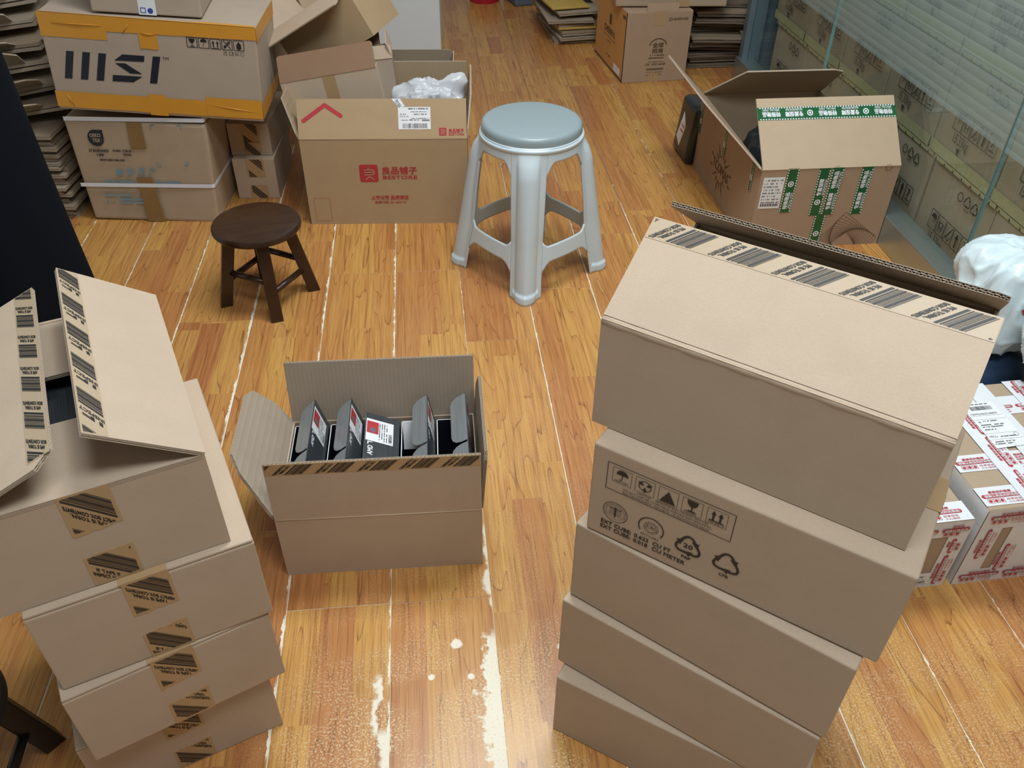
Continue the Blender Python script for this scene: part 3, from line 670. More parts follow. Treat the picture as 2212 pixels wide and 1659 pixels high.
def retail_box(label, xx, lid):
    w, d, h = .070, .255, .150; q = mc.matrix_basis @ Vector((xx, .0145, .0062))
    t = thing('retail_box', label, 'box', q, (0, 0, .0920), 'retail boxes in the middle carton')
    b = walls(w, d, h, .0016); b.build('tray', BLACKIN, t)
    r_ = MB()
    for (x0, y0, x1, y1) in ((0, 0, w, .0016), (0, d - .0016, w, d), (0, 0, .0016, d)): r_.box(x0, y0, h, x1, y1, h + .0006)
    r_.build('white_rim', WHITE, t)
    # lid hinged along the right-hand top edge
    V = flap_vec(lid, -X); lw_ = w + .004
    o = Vector((w, 0, h)); N = Y.cross(V).normalized()
    m_ = MB(); m_.prism([(0, 0), (d, 0), (d, lw_), (0, lw_)], (o, Y, V), -.0012, .0012); ld = m_.build('lid', BRUSHD, t)
    # brushed tuck flap along the free edge: two rounded lobes with a notch
    e = o + V * lw_; D = flap_vec(lid - 112, -X)
    tw = .036; mid = d * .42
    def lobe(y0, y1, rev):
        pts = [(y0, 0), (y1, 0)]; r = .022
        if rev:   # rounded at y1
            pts += [(y1, tw - r)] + [(y1 - r + r * math.cos(R(a)), tw - r + r * math.sin(R(a))) for a in (30, 60)] + [(y1 - r, tw), (y0, tw)]
        else:
            pts += [(y1, tw - r)] + [(y1 - r + r * math.cos(R(a)), tw - r + r * math.sin(R(a))) for a in (30, 60)] + [(y1 - r, tw), (y0 + r, tw)] + [(y0 + r - r * math.cos(R(a)), tw - r + r * math.sin(R(a))) for a in (60, 30)] + [(y0, tw - r)]
        return pts
    for lo in (lobe(.004, mid - .003, True), lobe(mid + .003, d - .004, False)):
        MB().prism(lo, (e, Y, D), -.0006, .0006).build('tuck_flap', BRUSH, t)
    # sticker and lettering on the outer face of the lid
    st = Print(o, Y, V, .0016); st.rect(d * .67, lw_ * .18, d * .93, lw_ * .98); stk = st.build('sticker', WHITE, ld)
    rd = Print(o, Y, V, .0022); rd.rect(d * .76, lw_ * .62, d * .90, lw_ * .96); rd.build('sticker_red', INK_R, stk)
    tx = Print(o, Y, V, .0023); tx.disc(d * .80, lw_ * .78, .007); barcode(tx, d * .69, lw_ * .22, d * .80, lw_ * .32, 20)
    for k in range(4): scribble(tx, d * .69, d * .90, lw_ * (.36 + .07 * k), .0022, k + 3)
    tx.build('sticker_print', INK_G, stk)
    am = Print(o, Y, V, .0016); am.text('AMD', d * .510, lw_ * .76, .0105, .027, bold=.03)
    q0 = (d * .510 + .0285, lw_ * .76); am.poly([(q0[0], q0[1] + .0115), (q0[0] + .010, q0[1] + .0115), (q0[0] + .010, q0[1]), (q0[0] + .0075, q0[1] + .003), (q0[0] + .0075, q0[1] + .009), (q0[0] + .0025, q0[1] + .009)])
    am.build('lettering', WHITE, ld)
    return t
for i, (lab, lid) in enumerate((('leftmost grey retail box in the middle carton, lid raised', 74), ('second grey retail box from the left in the middle carton', 74), ('middle grey retail box, lid almost closed showing its sticker', 24), ('fourth grey retail box with a white leaflet behind its lid', 80), ('rightmost grey retail box in the middle carton', 84))):
    retail_box(lab, .0075 + .0748 * i, lid)
q = mc.matrix_basis @ Vector((.0075 + .0748 * 3 + .004, .215, .125))
lf = MB().box(0, 0, 0, .05, .0012, .062).build('leaflet', WHITE); lf.location = q; lf.rotation_euler = (R(-22), 0, .092); tag(lf, 'small white leaflet sticking up from the fourth retail box', 'leaflet')
pr = Print((0, 0, 0), X, Z, .0006); pr.text('AMD', .020, .040, .008, .024, bold=.03); scribble(pr, .020, .044, .032, .002, 4); scribble(pr, .020, .040, .026, .002, 5); pr.build('printed_text', INK_DB, lf)

# ================================================================== stools
def wooden_stool(name, label, loc, rz, mat, h=.245, seat_r=.121):
    t = thing(name, label, 'stool', loc, (0, 0, rz), 'round wooden stools')
    s_ = MB().lathe([(.0, h), (seat_r - .012, h), (seat_r - .004, h - .002), (seat_r, h - .008), (seat_r, h - .016), (seat_r - .005, h - .022), (0, h - .022)], 64).build('seat', mat, t, smooth=True); smooth_angle(s_, 35)
    def legp(k, z):
        a = k * PI / 2; r = .126 + (.078 - .126) * z / (h - .022); return Vector((math.cos(a) * r, math.sin(a) * r, z))
    for k in range(4):
        a = k * PI / 2; e1 = Vector((math.cos(a), math.sin(a), 0)); e2 = Vector((-math.sin(a), math.cos(a), 0)); hw = .0215; b, tp = legp(k, 0), legp(k, h - .0215); d1, d2 = (e1 + e2) * hw * .78, (e1 - e2) * hw * .78
        q = [b - d1, b + d2, b + d1, b - d2]; q2 = [tp - d1, tp + d2, tp + d1, tp - d2]
        MB().hexa(q + q2).build('leg', mat, t, bevel=.002)
    for k in range(4):
        z = .075 if k % 2 else .105; a, b = legp(k, z), legp((k + 1) % 4, z)
        MB().tube([a, b], .0088, 12).build('rung', mat, t, smooth=True)
    return t
wooden_stool('wooden_stool', 'small dark brown round wooden stool standing before the strapped carton', (-0.710, 2.058, 0), R(21), WOOD)
wooden_stool('wooden_stool', 'black wooden stool cut off at the lower left corner', (-0.835, 0.600, 0), R(54), WOODB)
def plastic_stool():
    h = .437; t = thing('plastic_stool', 'pale blue-grey plastic stool with four ribbed legs', 'stool', (.045, 2.262, 0), (0, 0, R(-3)))
    c_ = MB().lathe([(0, .463), (.126, .463), (.1345, .461), (.1395, .456), (.1415, .449), (.1425, .430), (.1425, .424), (0, .424)], 72).build('seat_cap', SLATE, t, smooth=True); smooth_angle(c_, 50)
    def rad(phi, z):                                        # phi measured from a leg
        f = 1 - z / h; Rc = .143 + .075 * f ** 1.05; p_ = 2.0 - .72 * min(1, f * 1.6)
        r = Rc / (abs(math.cos(phi)) ** p_ + abs(math.sin(phi)) ** p_) ** (1 / p_)
        d = (phi + PI / 4) % (PI / 2) - PI / 4; arc = abs(d) * r
        env = min(1, max(0, (.412 - z) / .05)); env = env ** .5 if env > 0 else 0
        bump = .020 * env * math.sqrt(max(0, 1 - (arc / .031) ** 2)) if arc < .031 else 0
        if z < .026 and arc < .037: bump += .005
        return r + bump
    def leg_half(z): return min(1, 0.051 / (.143 + .075 * (1 - z / h)) / (PI / 4))
    zl_ = [0, .008, .018, .0255, .0265] + [.035 + .0134 * k for k in range(30)] + [h]; nl, nw, nr = 20, 16, 10; mb = MB()
    def quarter(c, r): return max(0, 1 - min(1, c / r)) ** 2 * 1.0 if c < r else 0.0     # fillet where a web meets the leg
    webs = (lambda c: (.105 - .030 * quarter(c, .36), .152 + .018 * quarter(c, .26)), lambda c: (.396 - .040 * quarter(c, .40), h))
    for leg in range(4):
        for sgn in (-1, 1):
            def grid(fn, na, nb):
                vs = []; fs = []
                for a in range(na + 1):
                    for b in range(nb + 1):
                        q, z = fn(a / na, b / nb); phi = leg * PI / 2 + sgn * q * PI / 4; r = rad(phi, z); vs.append((r * math.cos(phi), r * math.sin(phi), z))
                for a in range(na):
                    for b in range(nb):
                        k = a * (nb + 1) + b; f = (k, k + 1, k + nb + 2, k + nb + 1); fs.append(f if sgn > 0 else tuple(reversed(f)))
                mb.add(vs, fs)
            grid(lambda a, b: (leg_half(zl_[round(a * (len(zl_) - 1))]) * b, zl_[round(a * (len(zl_) - 1))]), len(zl_) - 1, nl)
            for w_ in webs:
                def fn(a, b):
                    z0, z1 = w_(b); z = z0 + (z1 - z0) * a; p_ = leg_half(z); return p_ + (1 - p_) * b, z
                grid(fn, nr, nw)
    me = mb.mesh('frame', [PALE]); bm = bmesh.new(); bm.from_mesh(me); bmesh.ops.remove_doubles(bm, verts=bm.verts, dist=.00008); bmesh.ops.delete(bm, geom=[v for v in bm.verts if not v.link_faces], context='VERTS'); bmesh.ops.recalc_face_normals(bm, faces=bm.faces); bm.to_mesh(me); bm.free()
    me.polygons.foreach_set('use_smooth', [True] * len(me.polygons))
    o = link('legs_and_apron', me, t); so = o.modifiers.new('s', 'SOLIDIFY'); so.thickness = .005; so.offset = -1
    MB().lathe([(.122, .431), (.1465, .431), (.1475, .426), (.1455, .418), (.122, .418)], 72).build('top_rim', PALE, t, smooth=True)
    return t
plastic_stool()

# ================================================================== back left: branded cartons
def closed_carton(name, label, loc, rot, w, d, h, mat, group=None, bev=.006, corners=None):
    t = thing(name, label, 'carton', loc, rot, group)
    mb = MB(); mb.box(0, 0, 0, w, d, h)
    if corners: mb.v = [tuple(Vector(v) + Vector(corners.get(i, (0, 0, 0)))) for i, v in enumerate(mb.v)]
    me = mb.mesh('body', [mat]); bm = bmesh.new(); bm.from_mesh(me); bmesh.ops.recalc_face_normals(bm, faces=bm.faces)
    bmesh.ops.bevel(bm, geom=bm.edges[:], offset=bev, segments=3, affect='EDGES', profile=.6); bm.to_mesh(me); bm.free()
    return t, link('body', me, t)
def strip(t, o, U, V, u0, v0, u1, v1, mat, name='tape', off=.0006, skew=0.0):
    pr = Print(o, U, V, off); pr.poly([(u0, v0), (u1, v0), (u1 + skew, v1), (u0 + skew, v1)]); return pr.build(name, mat, t)
# strapped carton
ok_, _ = closed_carton('strapped_carton', 'dented kraft carton with white strap and round black certification mark', (-1.414, 2.492, 0.004), (0, R(1.2), R(1.5)), .428, .33, .352, K_OEKO, bev=.012, corners={0: (.014, .012, 0), 4: (.016, 0, 0), 5: (.020, 0, -.012), 7: (.016, 0, 0), 6: (.020, 0, -.012)})
def FP(off=.0008): return Print((0, 0, 0), X, Z, off)
sh = lambda z: .016 * z / .352
p = FP(); p.xf = lambda u, v: (u + sh(v), v)
# droplet mark
p.poly([(.087 + .0245 * math.cos(R(a)), .289 + .0265 * math.sin(R(a))) for a in range(90, 361, 15)] + [(.1115, .3155)])
dm = p.build('round_mark', INK_DB, ok_)
p = FP(.0013); p.xf = lambda u, v: (u + sh(v), v); p.text('OEKO', .0865, .292, .0115, .033, align='C', bold=.03); p.text('TEX', .0875, .276, .0115, .024, align='C', bold=.03); p.ring(.104, .284, .002, .0005); p.build('round_mark_text', K_OEKO, dm)
p = FP(); p.xf = lambda u, v: (u + sh(v), v)
p.text('STANDARD', .0567, .243, .0090, .0610, bold=.04); p.text('100', .0790, .2295, .0090, .020, bold=.04); p.text('SH005 172818', .1300, .2445, .0072, .0560, bold=.04); p.text('TESTEX', .159, .232, .0072, .027, bold=.04); p.text('www.oeko-tex.com', .0841, .214, .0080, .0770, bold=.04); p.build('printed_text', INK, ok_)
p = FP(); p.xf = lambda u, v: (u + sh(v), v)
for i, ch in enumerate('敬告用户'): p.text(ch, .1257 + .035 * i, .166 + .003 * i, .022, bold=.03)
for r_, (u0, u1, v) in enumerate(((.072, .325, .139), (.075, .325, .1255), (.072, .16, .0905), (.075, .10, .070), (.116, .214, .0765), (.118, .214, .0655))): scribble(p, u0, u1, v, .0080, r_ + 2, .92)
for (a, b, sx, sz) in ((.262, .335, 1, -1), (.355, .337, -1, -1), (.262, .200, 1, 1), (.357, .205, -1, 1)): p.path([(a, b + sz * .014), (a, b), (a + sx * .012, b)], .003)
p.build('printed_blue_text', INK_B, ok_)
for q in (((.190, .257), (.238, .258), (.236, .343), (.190, .343)), ((.186, .160), (.236, .160), (.252, .003), (.195, .003))):
    p = FP(.0016); p.xf = lambda u, v: (u + sh(v), v); p.poly(q); p.build('tape', TAPE_BR, ok_)
for z0 in (.124, .343):
    m_ = MB(); c_ = [(.004 + sh(z0), -.002, z0), (.424 + sh(z0), -.002, z0 + .004), (.431 + sh(z0), .004, z0 + .004), (.431 + sh(z0), .332, z0 + .001)]
    for a, b in zip(c_, c_[1:]): m_.add([a, b, (b[0], b[1], b[2] + .013), (a[0], a[1], a[2] + .013)], [(0, 1, 2, 3)])
    m_.build('strap', STRAP, ok_)
# big carton with orange tape on top
ms, _ = closed_carton('orange_taped_carton', 'large kraft carton with orange tape bands and black letter logo', (-1.376, 2.470, 0.392), (0, R(4.8), R(4.1)), .600, .30, .279, K_MSI, bev=.005)
p = FP()
for u in (.0365, .0815, .1260): p.poly([(u, .0945), (u + .021, .0945), (u + .0425, .175), (u + .0215, .175)])
p.poly([(.2138, .1764), (.1879, .1571), (.2720, .1591), (.2760, .1764)]); p.poly([(.1885, .1496), (.2173, .1509), (.2609, .1225), (.2266, .1221)]); p.poly([(.1758, .1142), (.2596, .1148), (.2305, .0962), (.1715, .0955)])
p.poly([(.2784, .0973), (.2990, .0973), (.3208, .1773), (.2995, .1770)]); p.text('TM', .326, .1690, .0085, .0175); p.build('logo', INK_DB, ms)
p = FP()
for i in range(5):
    u = .4026 + .0330 * i; p.frame(u, .2118, u + .0285, .2398, .0018); c = (u + .0142, .2258)
    if i == 0: goblet(p, *c, .024)
    elif i == 1: umbrella(p, c[0], c[1] + .003, .019)
    elif i == 2: arrow_up(p, c[0] - .006, c[1], .020); arrow_up(p, c[0] + .006, c[1], .020); p.rect(u + .005, .2135, u + .0235, .2150)
    elif i == 3: p.line((u + .004, .2150), (u + .024, .2370), .0022); p.line((u + .004, .2370), (u + .024, .2150), .0022); p.ring(c[0] + .004, c[1] + .005, .004, .0018); p.disc(c[0] - .006, c[1] - .005, .004)
    else: p.poly([(c[0] - .008, c[1]), (c[0] + .008, c[1]), (c[0], c[1] + .011)]); p.disc(c[0], c[1] - .005, .007)
p.text('UK', .503, .2025, .006, .011); p.text('CA', .503, .1955, .006, .011); p.text('CE', .518, .1965, .0105, .015); p.text('EAC', .5365, .1970, .010, .011); p.ring(.556, .2015, .005, .0008); p.build('printed_marks', INK, ms)
band = [(-.0008, .2132, .1808, .2792), (.1808, .2385, .6005, .2792), (.2690, .1975, .3200, .2400), (-.0008, .008, .6005, .0560), (.2660, .0, .3180, .0645), (.4350, .010, .6005, .0675)]
for i, (u0, v0, u1, v1) in enumerate(band):
    pr = Print((0, 0, 0), X, Z, .0010 + .0003 * i); nn = 16
    top = [(u0 + (u1 - u0) * k / nn, v1 + (random.uniform(-.0012, .0006) if v1 < .27 else 0)) for k in range(nn + 1)]; bot = [(u0 + (u1 - u0) * k / nn, v0 + (.0055 * k / nn if i == 1 else 0) + random.uniform(-.0006, .0006)) for k in range(nn + 1)]
    pr.poly(bot + list(reversed(top))); pr.build('tape', TAPE_O, ms)
for (z0, z1) in ((.2345, .2792), (.008, .0560)): strip(ms, (.600, 0, 0), Y, Z, 0, z0, .30, z1, TAPE_O, off=.0010)
m_ = MB(); m_.add([(0.004, .0, .2802), (.598, .0, .2802), (.598, .016, .2802), (.46, .018, .2802), (.40, .006, .2802), (.2, .004, .2802), (.004, .004, .2802)], [(0, 1, 2, 3, 4, 5, 6)]); m_.build('tape', TAPE_O, ms)
for (a, b) in (((.035, .252, .170, .2535)), ((.275, .240, .316, .2385)), ((.27, .050, .318, .0495)), ((.44, .044, .590, .030))) if False else (((.035, .2520), (.170, .2535)), ((.275, .2410), (.316, .2390)), ((.440, .0440), (.590, .0290)), ((.030, .050), (.048, .012)), ((.225, .236), (.246, .264))):
    MB().tube([(a[0], -.0022, a[1]), ((a[0] + b[0]) / 2, -.0034, (a[1] + b[1]) / 2), (b[0], -.0022, b[1])], [.0006, .0016, .0006], 6).build('tape_wrinkle', TAPE_O, ms, smooth=True)
# carton on top of it, white courier tape
tc, _ = closed_carton('taped_carton', 'kraft carton with white and blue tape on top of orange-taped carton', (-1.208, 2.498, 0.664), (0, R(5.0), R(8)), .300, .26, .26, K_MSI)
strip(tc, (0, 0, 0), X, Z, .128, 0, .176, .26, TAPE_W, off=.001)
p = Print((0, 0, 0), X, Z, .0016); p.frame(.134, .006, .147, .019, .002); p.disc(.160, .012, .0075); p.frame(.142, .066, .154, .080, .002); p.rect(.156, .066, .172, .080); p.build('tape_print', INK_BLUE, tc)
for (lab, lc, yaw, dim) in (('kraft carton on the floor behind the orange-taped carton', (-1.52, 3.02, 0), 4, (.62, .40, .42)), ('upper kraft carton behind the orange-taped carton', (-1.42, 3.05, .421), 7, (.60, .36, .36))):
    t, _ = closed_carton('carton', lab, lc, (0, 0, R(yaw)), *dim, K_DULL, 'two cartons behind the orange-taped carton'); strip(t, (0, 0, 0), X, Z, .40, dim[2] - .07, .46, dim[2], TAPE_O, off=.001)
# two small cartons behind
for (lab, xy, yaw, z, w, h) in (('small closed carton on the floor right of the strapped carton', (-.977, 2.674), 3.3, 0, .141, .145), ('small closed carton stacked on another beside the strapped carton', (-.983, 2.706), 1.2, .1455, .139, .112)):
    t, _ = closed_carton('small_carton', lab, (xy[0], xy[1], z), (0, 0, R(yaw)), w, .30, h, K_AMD, 'two small cartons by the strapped carton', .003); t.location.x += .014
    for (v0, v1, ph) in ((h - .065, h, 0), (0, .05, .03)):
        tp = strip(t, (0, 0, 0), X, Z, .045, v0, .105, v1, TAPE_K, off=.0007); pr = Print((0, 0, 0), X, Z, .0013); tape_marks(pr, 0, 0, v0, v1, .047, .103, 'v', v0 + ph, lines=()); pr.build('tape_print', INK, tp)

# ------------------------------------------------------------------ stack of flattened cartons at far left and the heap above it
def flat_mesh(w, d, th, seed, mats):
    rg_ = random.Random(seed); mb = MB(); nx = 6
    for lay in range(2):
        z0 = lay * th * .55; sx = rg_.uniform(-.006, .006); pts = []
        for i in range(nx + 1):
            x = w * i / nx; bow = math.sin(PI * i / nx) * rg_.uniform(0, .002)
            for y in (0, d): pts += [(x + sx, y, z0 + bow), (x + sx, y, z0 + bow + th * .42)]
        fs = []
        for i in range(nx):
            k = i * 4; fs += [(k, k + 2, k + 6, k + 4), (k + 1, k + 5, k + 7, k + 3), (k, k + 4, k + 5, k + 1), (k + 2, k + 3, k + 7, k + 6)]
        fs += [(0, 1, 3, 2), (nx * 4, nx * 4 + 2, nx * 4 + 3, nx * 4 + 1)]
        mb.add(pts, fs, lay % 2)
    return mb.mesh('flat_carton', mats)
FLM = [flat_mesh(.30, .30, .011, 1, [K_GREY, K_DULL]), flat_mesh(.285, .31, .0105, 2, [K_DULL, K_GREY]), flat_mesh(.305, .28, .011, 3, [K_GREY, K_GREY])]
def flat(label, loc, rot, group, me=None, name='flattened_carton', sc=(1, 1, 1)):
    o = link(name, me or random.choice(FLM)); o.location = loc; o.rotation_euler = rot; o.scale = sc; return tag(o, label, 'cardboard', group)
rg = random.Random(11); z = .0005; k = 0
while z < .285:
    flat('flattened brown carton in the tall pile left of the strapped carton', (-1.755 + rg.uniform(-.012, .012), 2.50 + rg.uniform(-.010, .014), z), (0, 0, R(2 + rg.uniform(-2.5, 2.5))), 'tall pile of flattened cartons', FLM[k % 3]); z += .0134; k += 1
HEAP = [((-1.80, 2.50, .300), (0, R(-6), R(14)), 'pale flattened carton lying skewed on the tall pile'), ((-1.80, 2.52, .345), (R(1), R(-6), R(22)), 'dark flattened carton jutting out from the heap at left'), ((-1.86, 2.58, .400), (R(-1), R(-6), R(16)), 'flattened carton with folded corner in the left heap'), ((-1.88, 2.62, .455), (R(1), R(-6), R(9)), 'flattened carton in the middle of the left heap'), ((-1.90, 2.66, .505), (R(-1), R(-6), R(15)), 'flattened carton near the top of the left heap'), ((-1.92, 2.70, .555), (R(1), R(-6), R(19)), 'topmost flattened carton of the left heap')]
for i, (lc, rt, lab) in enumerate(HEAP):
    t = thing('flattened_carton', lab, 'cardboard', lc, rt, 'heap of flattened cartons at left')
    w, d = .40, .34
    link('panel', FLM[i % 3], t).scale = (1.35, 1.15, 2.2)
    mb = MB(); sheet(mb, (.03, .0, .026), X, Vector((0, -.6, .25 + .1 * (i % 3))), cham_top(.30, .09, .03, .7), .30, .004); mb.build('flap', [K_GREY, EDGE], t)
    mb = MB(); sheet(mb, (.405, .02, .026), Y, Vector((.5, 0, .35)), cham_top(.28, .08, .02, .8), .28, .004); mb.build('flap', [K_GREY, EDGE], t)

# ------------------------------------------------------------------ open carton with red lettering
bs = thing('open_carton', 'open kraft carton with red square logo and red lettering', 'carton', (-.675, 2.495, 0), (0, 0, R(2.9)))
BW_, BD_, BH_ = .523, .37, .294
walls(BW_, BD_, BH_, .005).build('body', K_BEST, bs)
f, V = add_flap(bs, (0, .001, BH_), X, BW_, Y, 64, .120, real=False, th=.005, mats=[K_BEST, EDGE])
MB().tube([(0.002, .002, BH_), (BW_ - .002, .002, BH_)], .003, 8).build('crease', K_LIGHT, bs, smooth=True)
add_flap(bs, (BW_, BD_, BH_), -X, BW_, -Y, 88, .120, real=False, th=.005, mats=[K_BESTI, EDGE])
add_flap(bs, (0, BD_ - .005, BH_), -Y, BD_ - .01, X, 112, .120, real=False, th=.005, mats=[K_BESTI, EDGE], top=[(0, .09), (.03, .12), (BD_ - .06, .12), (BD_ - .01, .02)])
add_flap(bs, (BW_, .005, BH_), Y, BD_ - .01, -X, 97, .120, real=False, th=.005, mats=[K_BESTI, EDGE], top=[(0, .03), (.05, .12), (BD_ - .04, .12), (BD_ - .01, .08)])
def rlogo(pr, wh, u0, v0, s):       # rounded square with a four-stroke roof character
    pts = []
    for cx_, cy_, a0 in ((u0 + s * .9, v0 + s * .9, 0), (u0 + s * .1, v0 + s * .9, 90), (u0 + s * .1, v0 + s * .1, 180), (u0 + s * .9, v0 + s * .1, 270)):
        pts += [(cx_ + s * .1 * math.cos(R(a0 + k * 30)), cy_ + s * .1 * math.sin(R(a0 + k * 30))) for k in range(4)]
    pr.poly(pts); w = s * .055
    wh.path([(u0 + s * .25, v0 + s * .70), (u0 + s * .74, v0 + s * .70), (u0 + s * .78, v0 + s * .64), (u0 + s * .78, v0 + s * .46), (u0 + s * .72, v0 + s * .42), (u0 + s * .25, v0 + s * .42)], w)
    wh.line((u0 + s * .25, v0 + s * .56), (u0 + s * .74, v0 + s * .56), w); wh.line((u0 + s * .44, v0 + s * .80), (u0 + s * .56, v0 + s * .80), w)
    wh.path([(u0 + s * .30, v0 + s * .14), (u0 + s * .52, v0 + s * .32), (u0 + s * .78, v0 + s * .14)], w)
p = FP(); wh = FP(.0013); rlogo(p, wh, .1770, .1510, .0590)
p.text('良品铺子', .2505, .1790, .0255, .110, bold=.025); p.text('BESTORE', .2505, .1605, .0115, .110, bold=.03)
p.text('上市公司 品质保证', .2064, .0915, .0125, .1220, bold=.03); p.rect(.2064, .0872, .3290, .0880); p.text('股票代码: SH 603719', .2172, .0755, .0080, .1010, bold=.02)
p.frame(.0194, .0133, .0706, .0945, .0007); p.build('printed_red_text', INK_R, bs); wh.build('logo_strokes', K_BEST, bs)
p = Print((0, .001, BH_), X, V, .0031); wh = Print((0, .001, BH_), X, V, .0037)
p.path([(.0186, .0554), (.0858, .1015), (.1334, .0700)], .0125); p.disc(.0858, .1015, .00625); p.disc(.0186, .0554, .00625); p.disc(.1334, .0700, .00625); rlogo(p, wh, .4364, .0095, .0235); p.text('良品铺子', .4671, .0185, .0125, .047, bold=.03); p.text('BESTORE', .4671, .0095, .0065, .047, bold=.03)
p.build('printed_red_text', INK_R, f); wh.build('logo_strokes', K_BEST, f)
p = Print((0, .001, BH_), X, V, .0033); p.rect(.3113, .0286, .4114, .0950); lb = p.build('label_sticker', WHITE, f)
p = Print((0, .001, BH_), X, V, .0039); barcode(p, .325, .032, .405, .046, 34, 5)
for i, (u0, u1, v, h_) in enumerate(((.34, .405, .088, .004), (.35, .40, .080, .002), (.318, .335, .072, .003), (.36, .40, .072, .003), (.316, .345, .066, .002), (.35, .41, .060, .002), (.32, .34, .055, .002), (.345, .375, .055, .003), (.385, .408, .053, .005))): scribble(p, u0, u1, v, h_, i + 8, .8)
p.build('label_print', INK_G, lb)
p = Print((0, .001, BH_), X, V, .0036); p.poly([(.2919, .1195), (.3190, .1195), (.3330, .0970), (.3140, .0930)]); s2 = p.build('label_sticker', WHITE, f)
p = Print((0, .001, BH_), X, V, .0041); p.text('勿拆', .3010, .1140, .0125, rot=R(-58)); p.build('label_print', INK_DB, s2)
# cartons piled in it
def tilted_open(label, loc, rot, w, d, h, flaps, mats=(K_OEKO, K_RED_SHADED), name='open_carton', cat='carton'):
    t = thing(name, label, cat, loc, rot, 'open cartons piled in the red-lettered carton'); walls(w, d, h, .004).build('body', mats[0], t)
    for (hinge, U, a, inw, ang, b) in flaps:
        V = flap_vec(ang, inw); mb = MB(); sheet(mb, hinge, U, V, cham_top(a, b, .006, .93), a, .004); mb.build('flap', [mats[1], EDGE], t)
    return t
q1 = tilted_open('small tilted carton with brown flap inside the red-lettered carton', (-.705, 2.640, .170), (0, R(-9.2), R(2.9)), .308, .20, .250, [((0, 0, .25), X, .308, Y, 52, .085), ((.308, .20, .25), -X, .308, -Y, 130, .085)], (K_LIGHT, K_RED_SHADED))
strip(q1, (0, 0, 0), X, Z, .135, .10, .175, .25, TAPE_K, off=.0006)
q2 = tilted_open('open carton tilted on top of the pile, pale flap hanging forward', (-.709, 2.80, .378), (R(-1.5), R(-30.8), R(-9.8)), .301, .265, .169, [((0, 0, .169), X, .301, Y, 196, .120), ((0, .265, .169), -Y, .265, X, 100, .115), ((.301, .265, .169), -X, .301, -Y, 105, .12)], (K_BEST, K_LIGHT))
q3 = tilted_open('narrow carton standing on end behind the tilted cartons', (-.438, 2.70, .02), (0, R(-4), R(8)), .075, .155, .455, [((0, 0, .455), X, .075, Y, 75, .04), ((.075, 0, .455), Y, .155, -X, 75, .05)], (K_MSI, K_LIGHT))
# crumpled plastic bags
def blob(name, label, cat, loc, sc, mat, seed, amp=.22, fr=1.2, sub=5, spike=None, group=None, rot=(0, 0, 0), sq=2.6):
    """soft bag: rounded-box body, slow bulges and sharp fold crests"""
    bm = bmesh.new(); bmesh.ops.create_icosphere(bm, subdivisions=sub, radius=1.0); o_ = Vector((seed * 3.1, seed * 1.7, seed * .6))
    for v in bm.verts:
        c = v.co.normalized(); f_ = 1 / (abs(c.x) ** sq + abs(c.y) ** sq + abs(c.z) ** sq) ** (1 / sq)
        f_ *= 1 + amp * noise.noise(c * fr + o_)
        for k, (q, w) in enumerate(((1.9, .10), (3.4, .055))):
            d = Vector((c.x, c.y * 1.6, c.z * .55)); f_ += w * amp * 4 * ((1 - abs(noise.noise(d * q + o_ * (k + 2)))) ** 7 - .35)
        if spike:
            for (sx, sy, sz, pw, am) in spike: f_ += am * max(0, c.dot(Vector((sx, sy, sz)).normalized())) ** pw
        v.co = c * f_
        if v.co.z < -.80: v.co.z = -.80 + (v.co.z + .80) * .05
    bm.transform(Matrix.Diagonal((*sc, 1))); me = bpy.data.meshes.new(name); bm.to_mesh(me); bm.free(); me.materials.append(mat)
    me.polygons.foreach_set('use_smooth', [True] * len(me.polygons)); o = link(name, me); o.location = loc; o.rotation_euler = rot
    return tag(o, label, cat, group)
blob('plastic_bag', 'crumpled translucent white plastic bag in the red-lettered carton', 'bag', (-.285, 2.715, .305), (.100, .078, .092), BAGC, 4, .34, 2.0, 6, [(.62, .1, .75, 26, .85), (-.85, 0, .5, 16, .18)])
# box behind with a blue-green bag
zb = thing('open_carton', 'open carton with a blue-green bag behind the red-lettered carton', 'carton', (-.64, 2.93, 0), (0, 0, R(3)))
walls(.415, .26, .300, .004).build('body', K_DULL, zb)
for (hinge, U, a, inw, ang, b) in (((.415, .26, .30), -X, .415, -Y, 92, .05), ((.415, 0, .30), Y, .26, -X, 94, .05)):
    V = flap_vec(ang, inw); mb = MB(); sheet(mb, hinge, U, V, cham_top(a, b, .012, .75), a, .004); mb.build('flap', [K_DULL, EDGE], zb)
blob('plastic_bag', 'dark blue-green plastic bag filling the carton behind', 'bag', (-.40, 3.055, .21), (.135, .10, .135), BAGT, 9, .14, 1.3, 4)

# ================================================================== back centre and right
ch = thing('orange_sided_carton', 'kraft carton with orange side and black lettering at the back', 'carton', (.486, 3.877, 0), (0, 0, R(11.4)))
cw, chd, chh = .304, .469, .308
b_ = MB().box(0, 0, 0, cw, chd, chh); b_.m = [0, 0, 0, 0, 0, 1]; b_.build('body', [K_TC, K_ORANGE], ch, bevel=.003)
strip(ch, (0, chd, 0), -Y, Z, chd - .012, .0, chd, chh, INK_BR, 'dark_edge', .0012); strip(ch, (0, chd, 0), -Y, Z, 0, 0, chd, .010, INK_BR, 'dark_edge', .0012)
p = FP(); p.text('ZH640N40', .1930, .2680, .0130, .090, bold=.02); p.text('全球', .1301, .1560, .0215, .052, bold=.03); p.text('招商', .1301, .1310, .0215, .052, bold=.03); p.ring(.156, .150, .043, .005, 20, 160)
p.text('136 1500 6608', .1019, .0755, .0100, .0960, shear=.25, bold=.02)
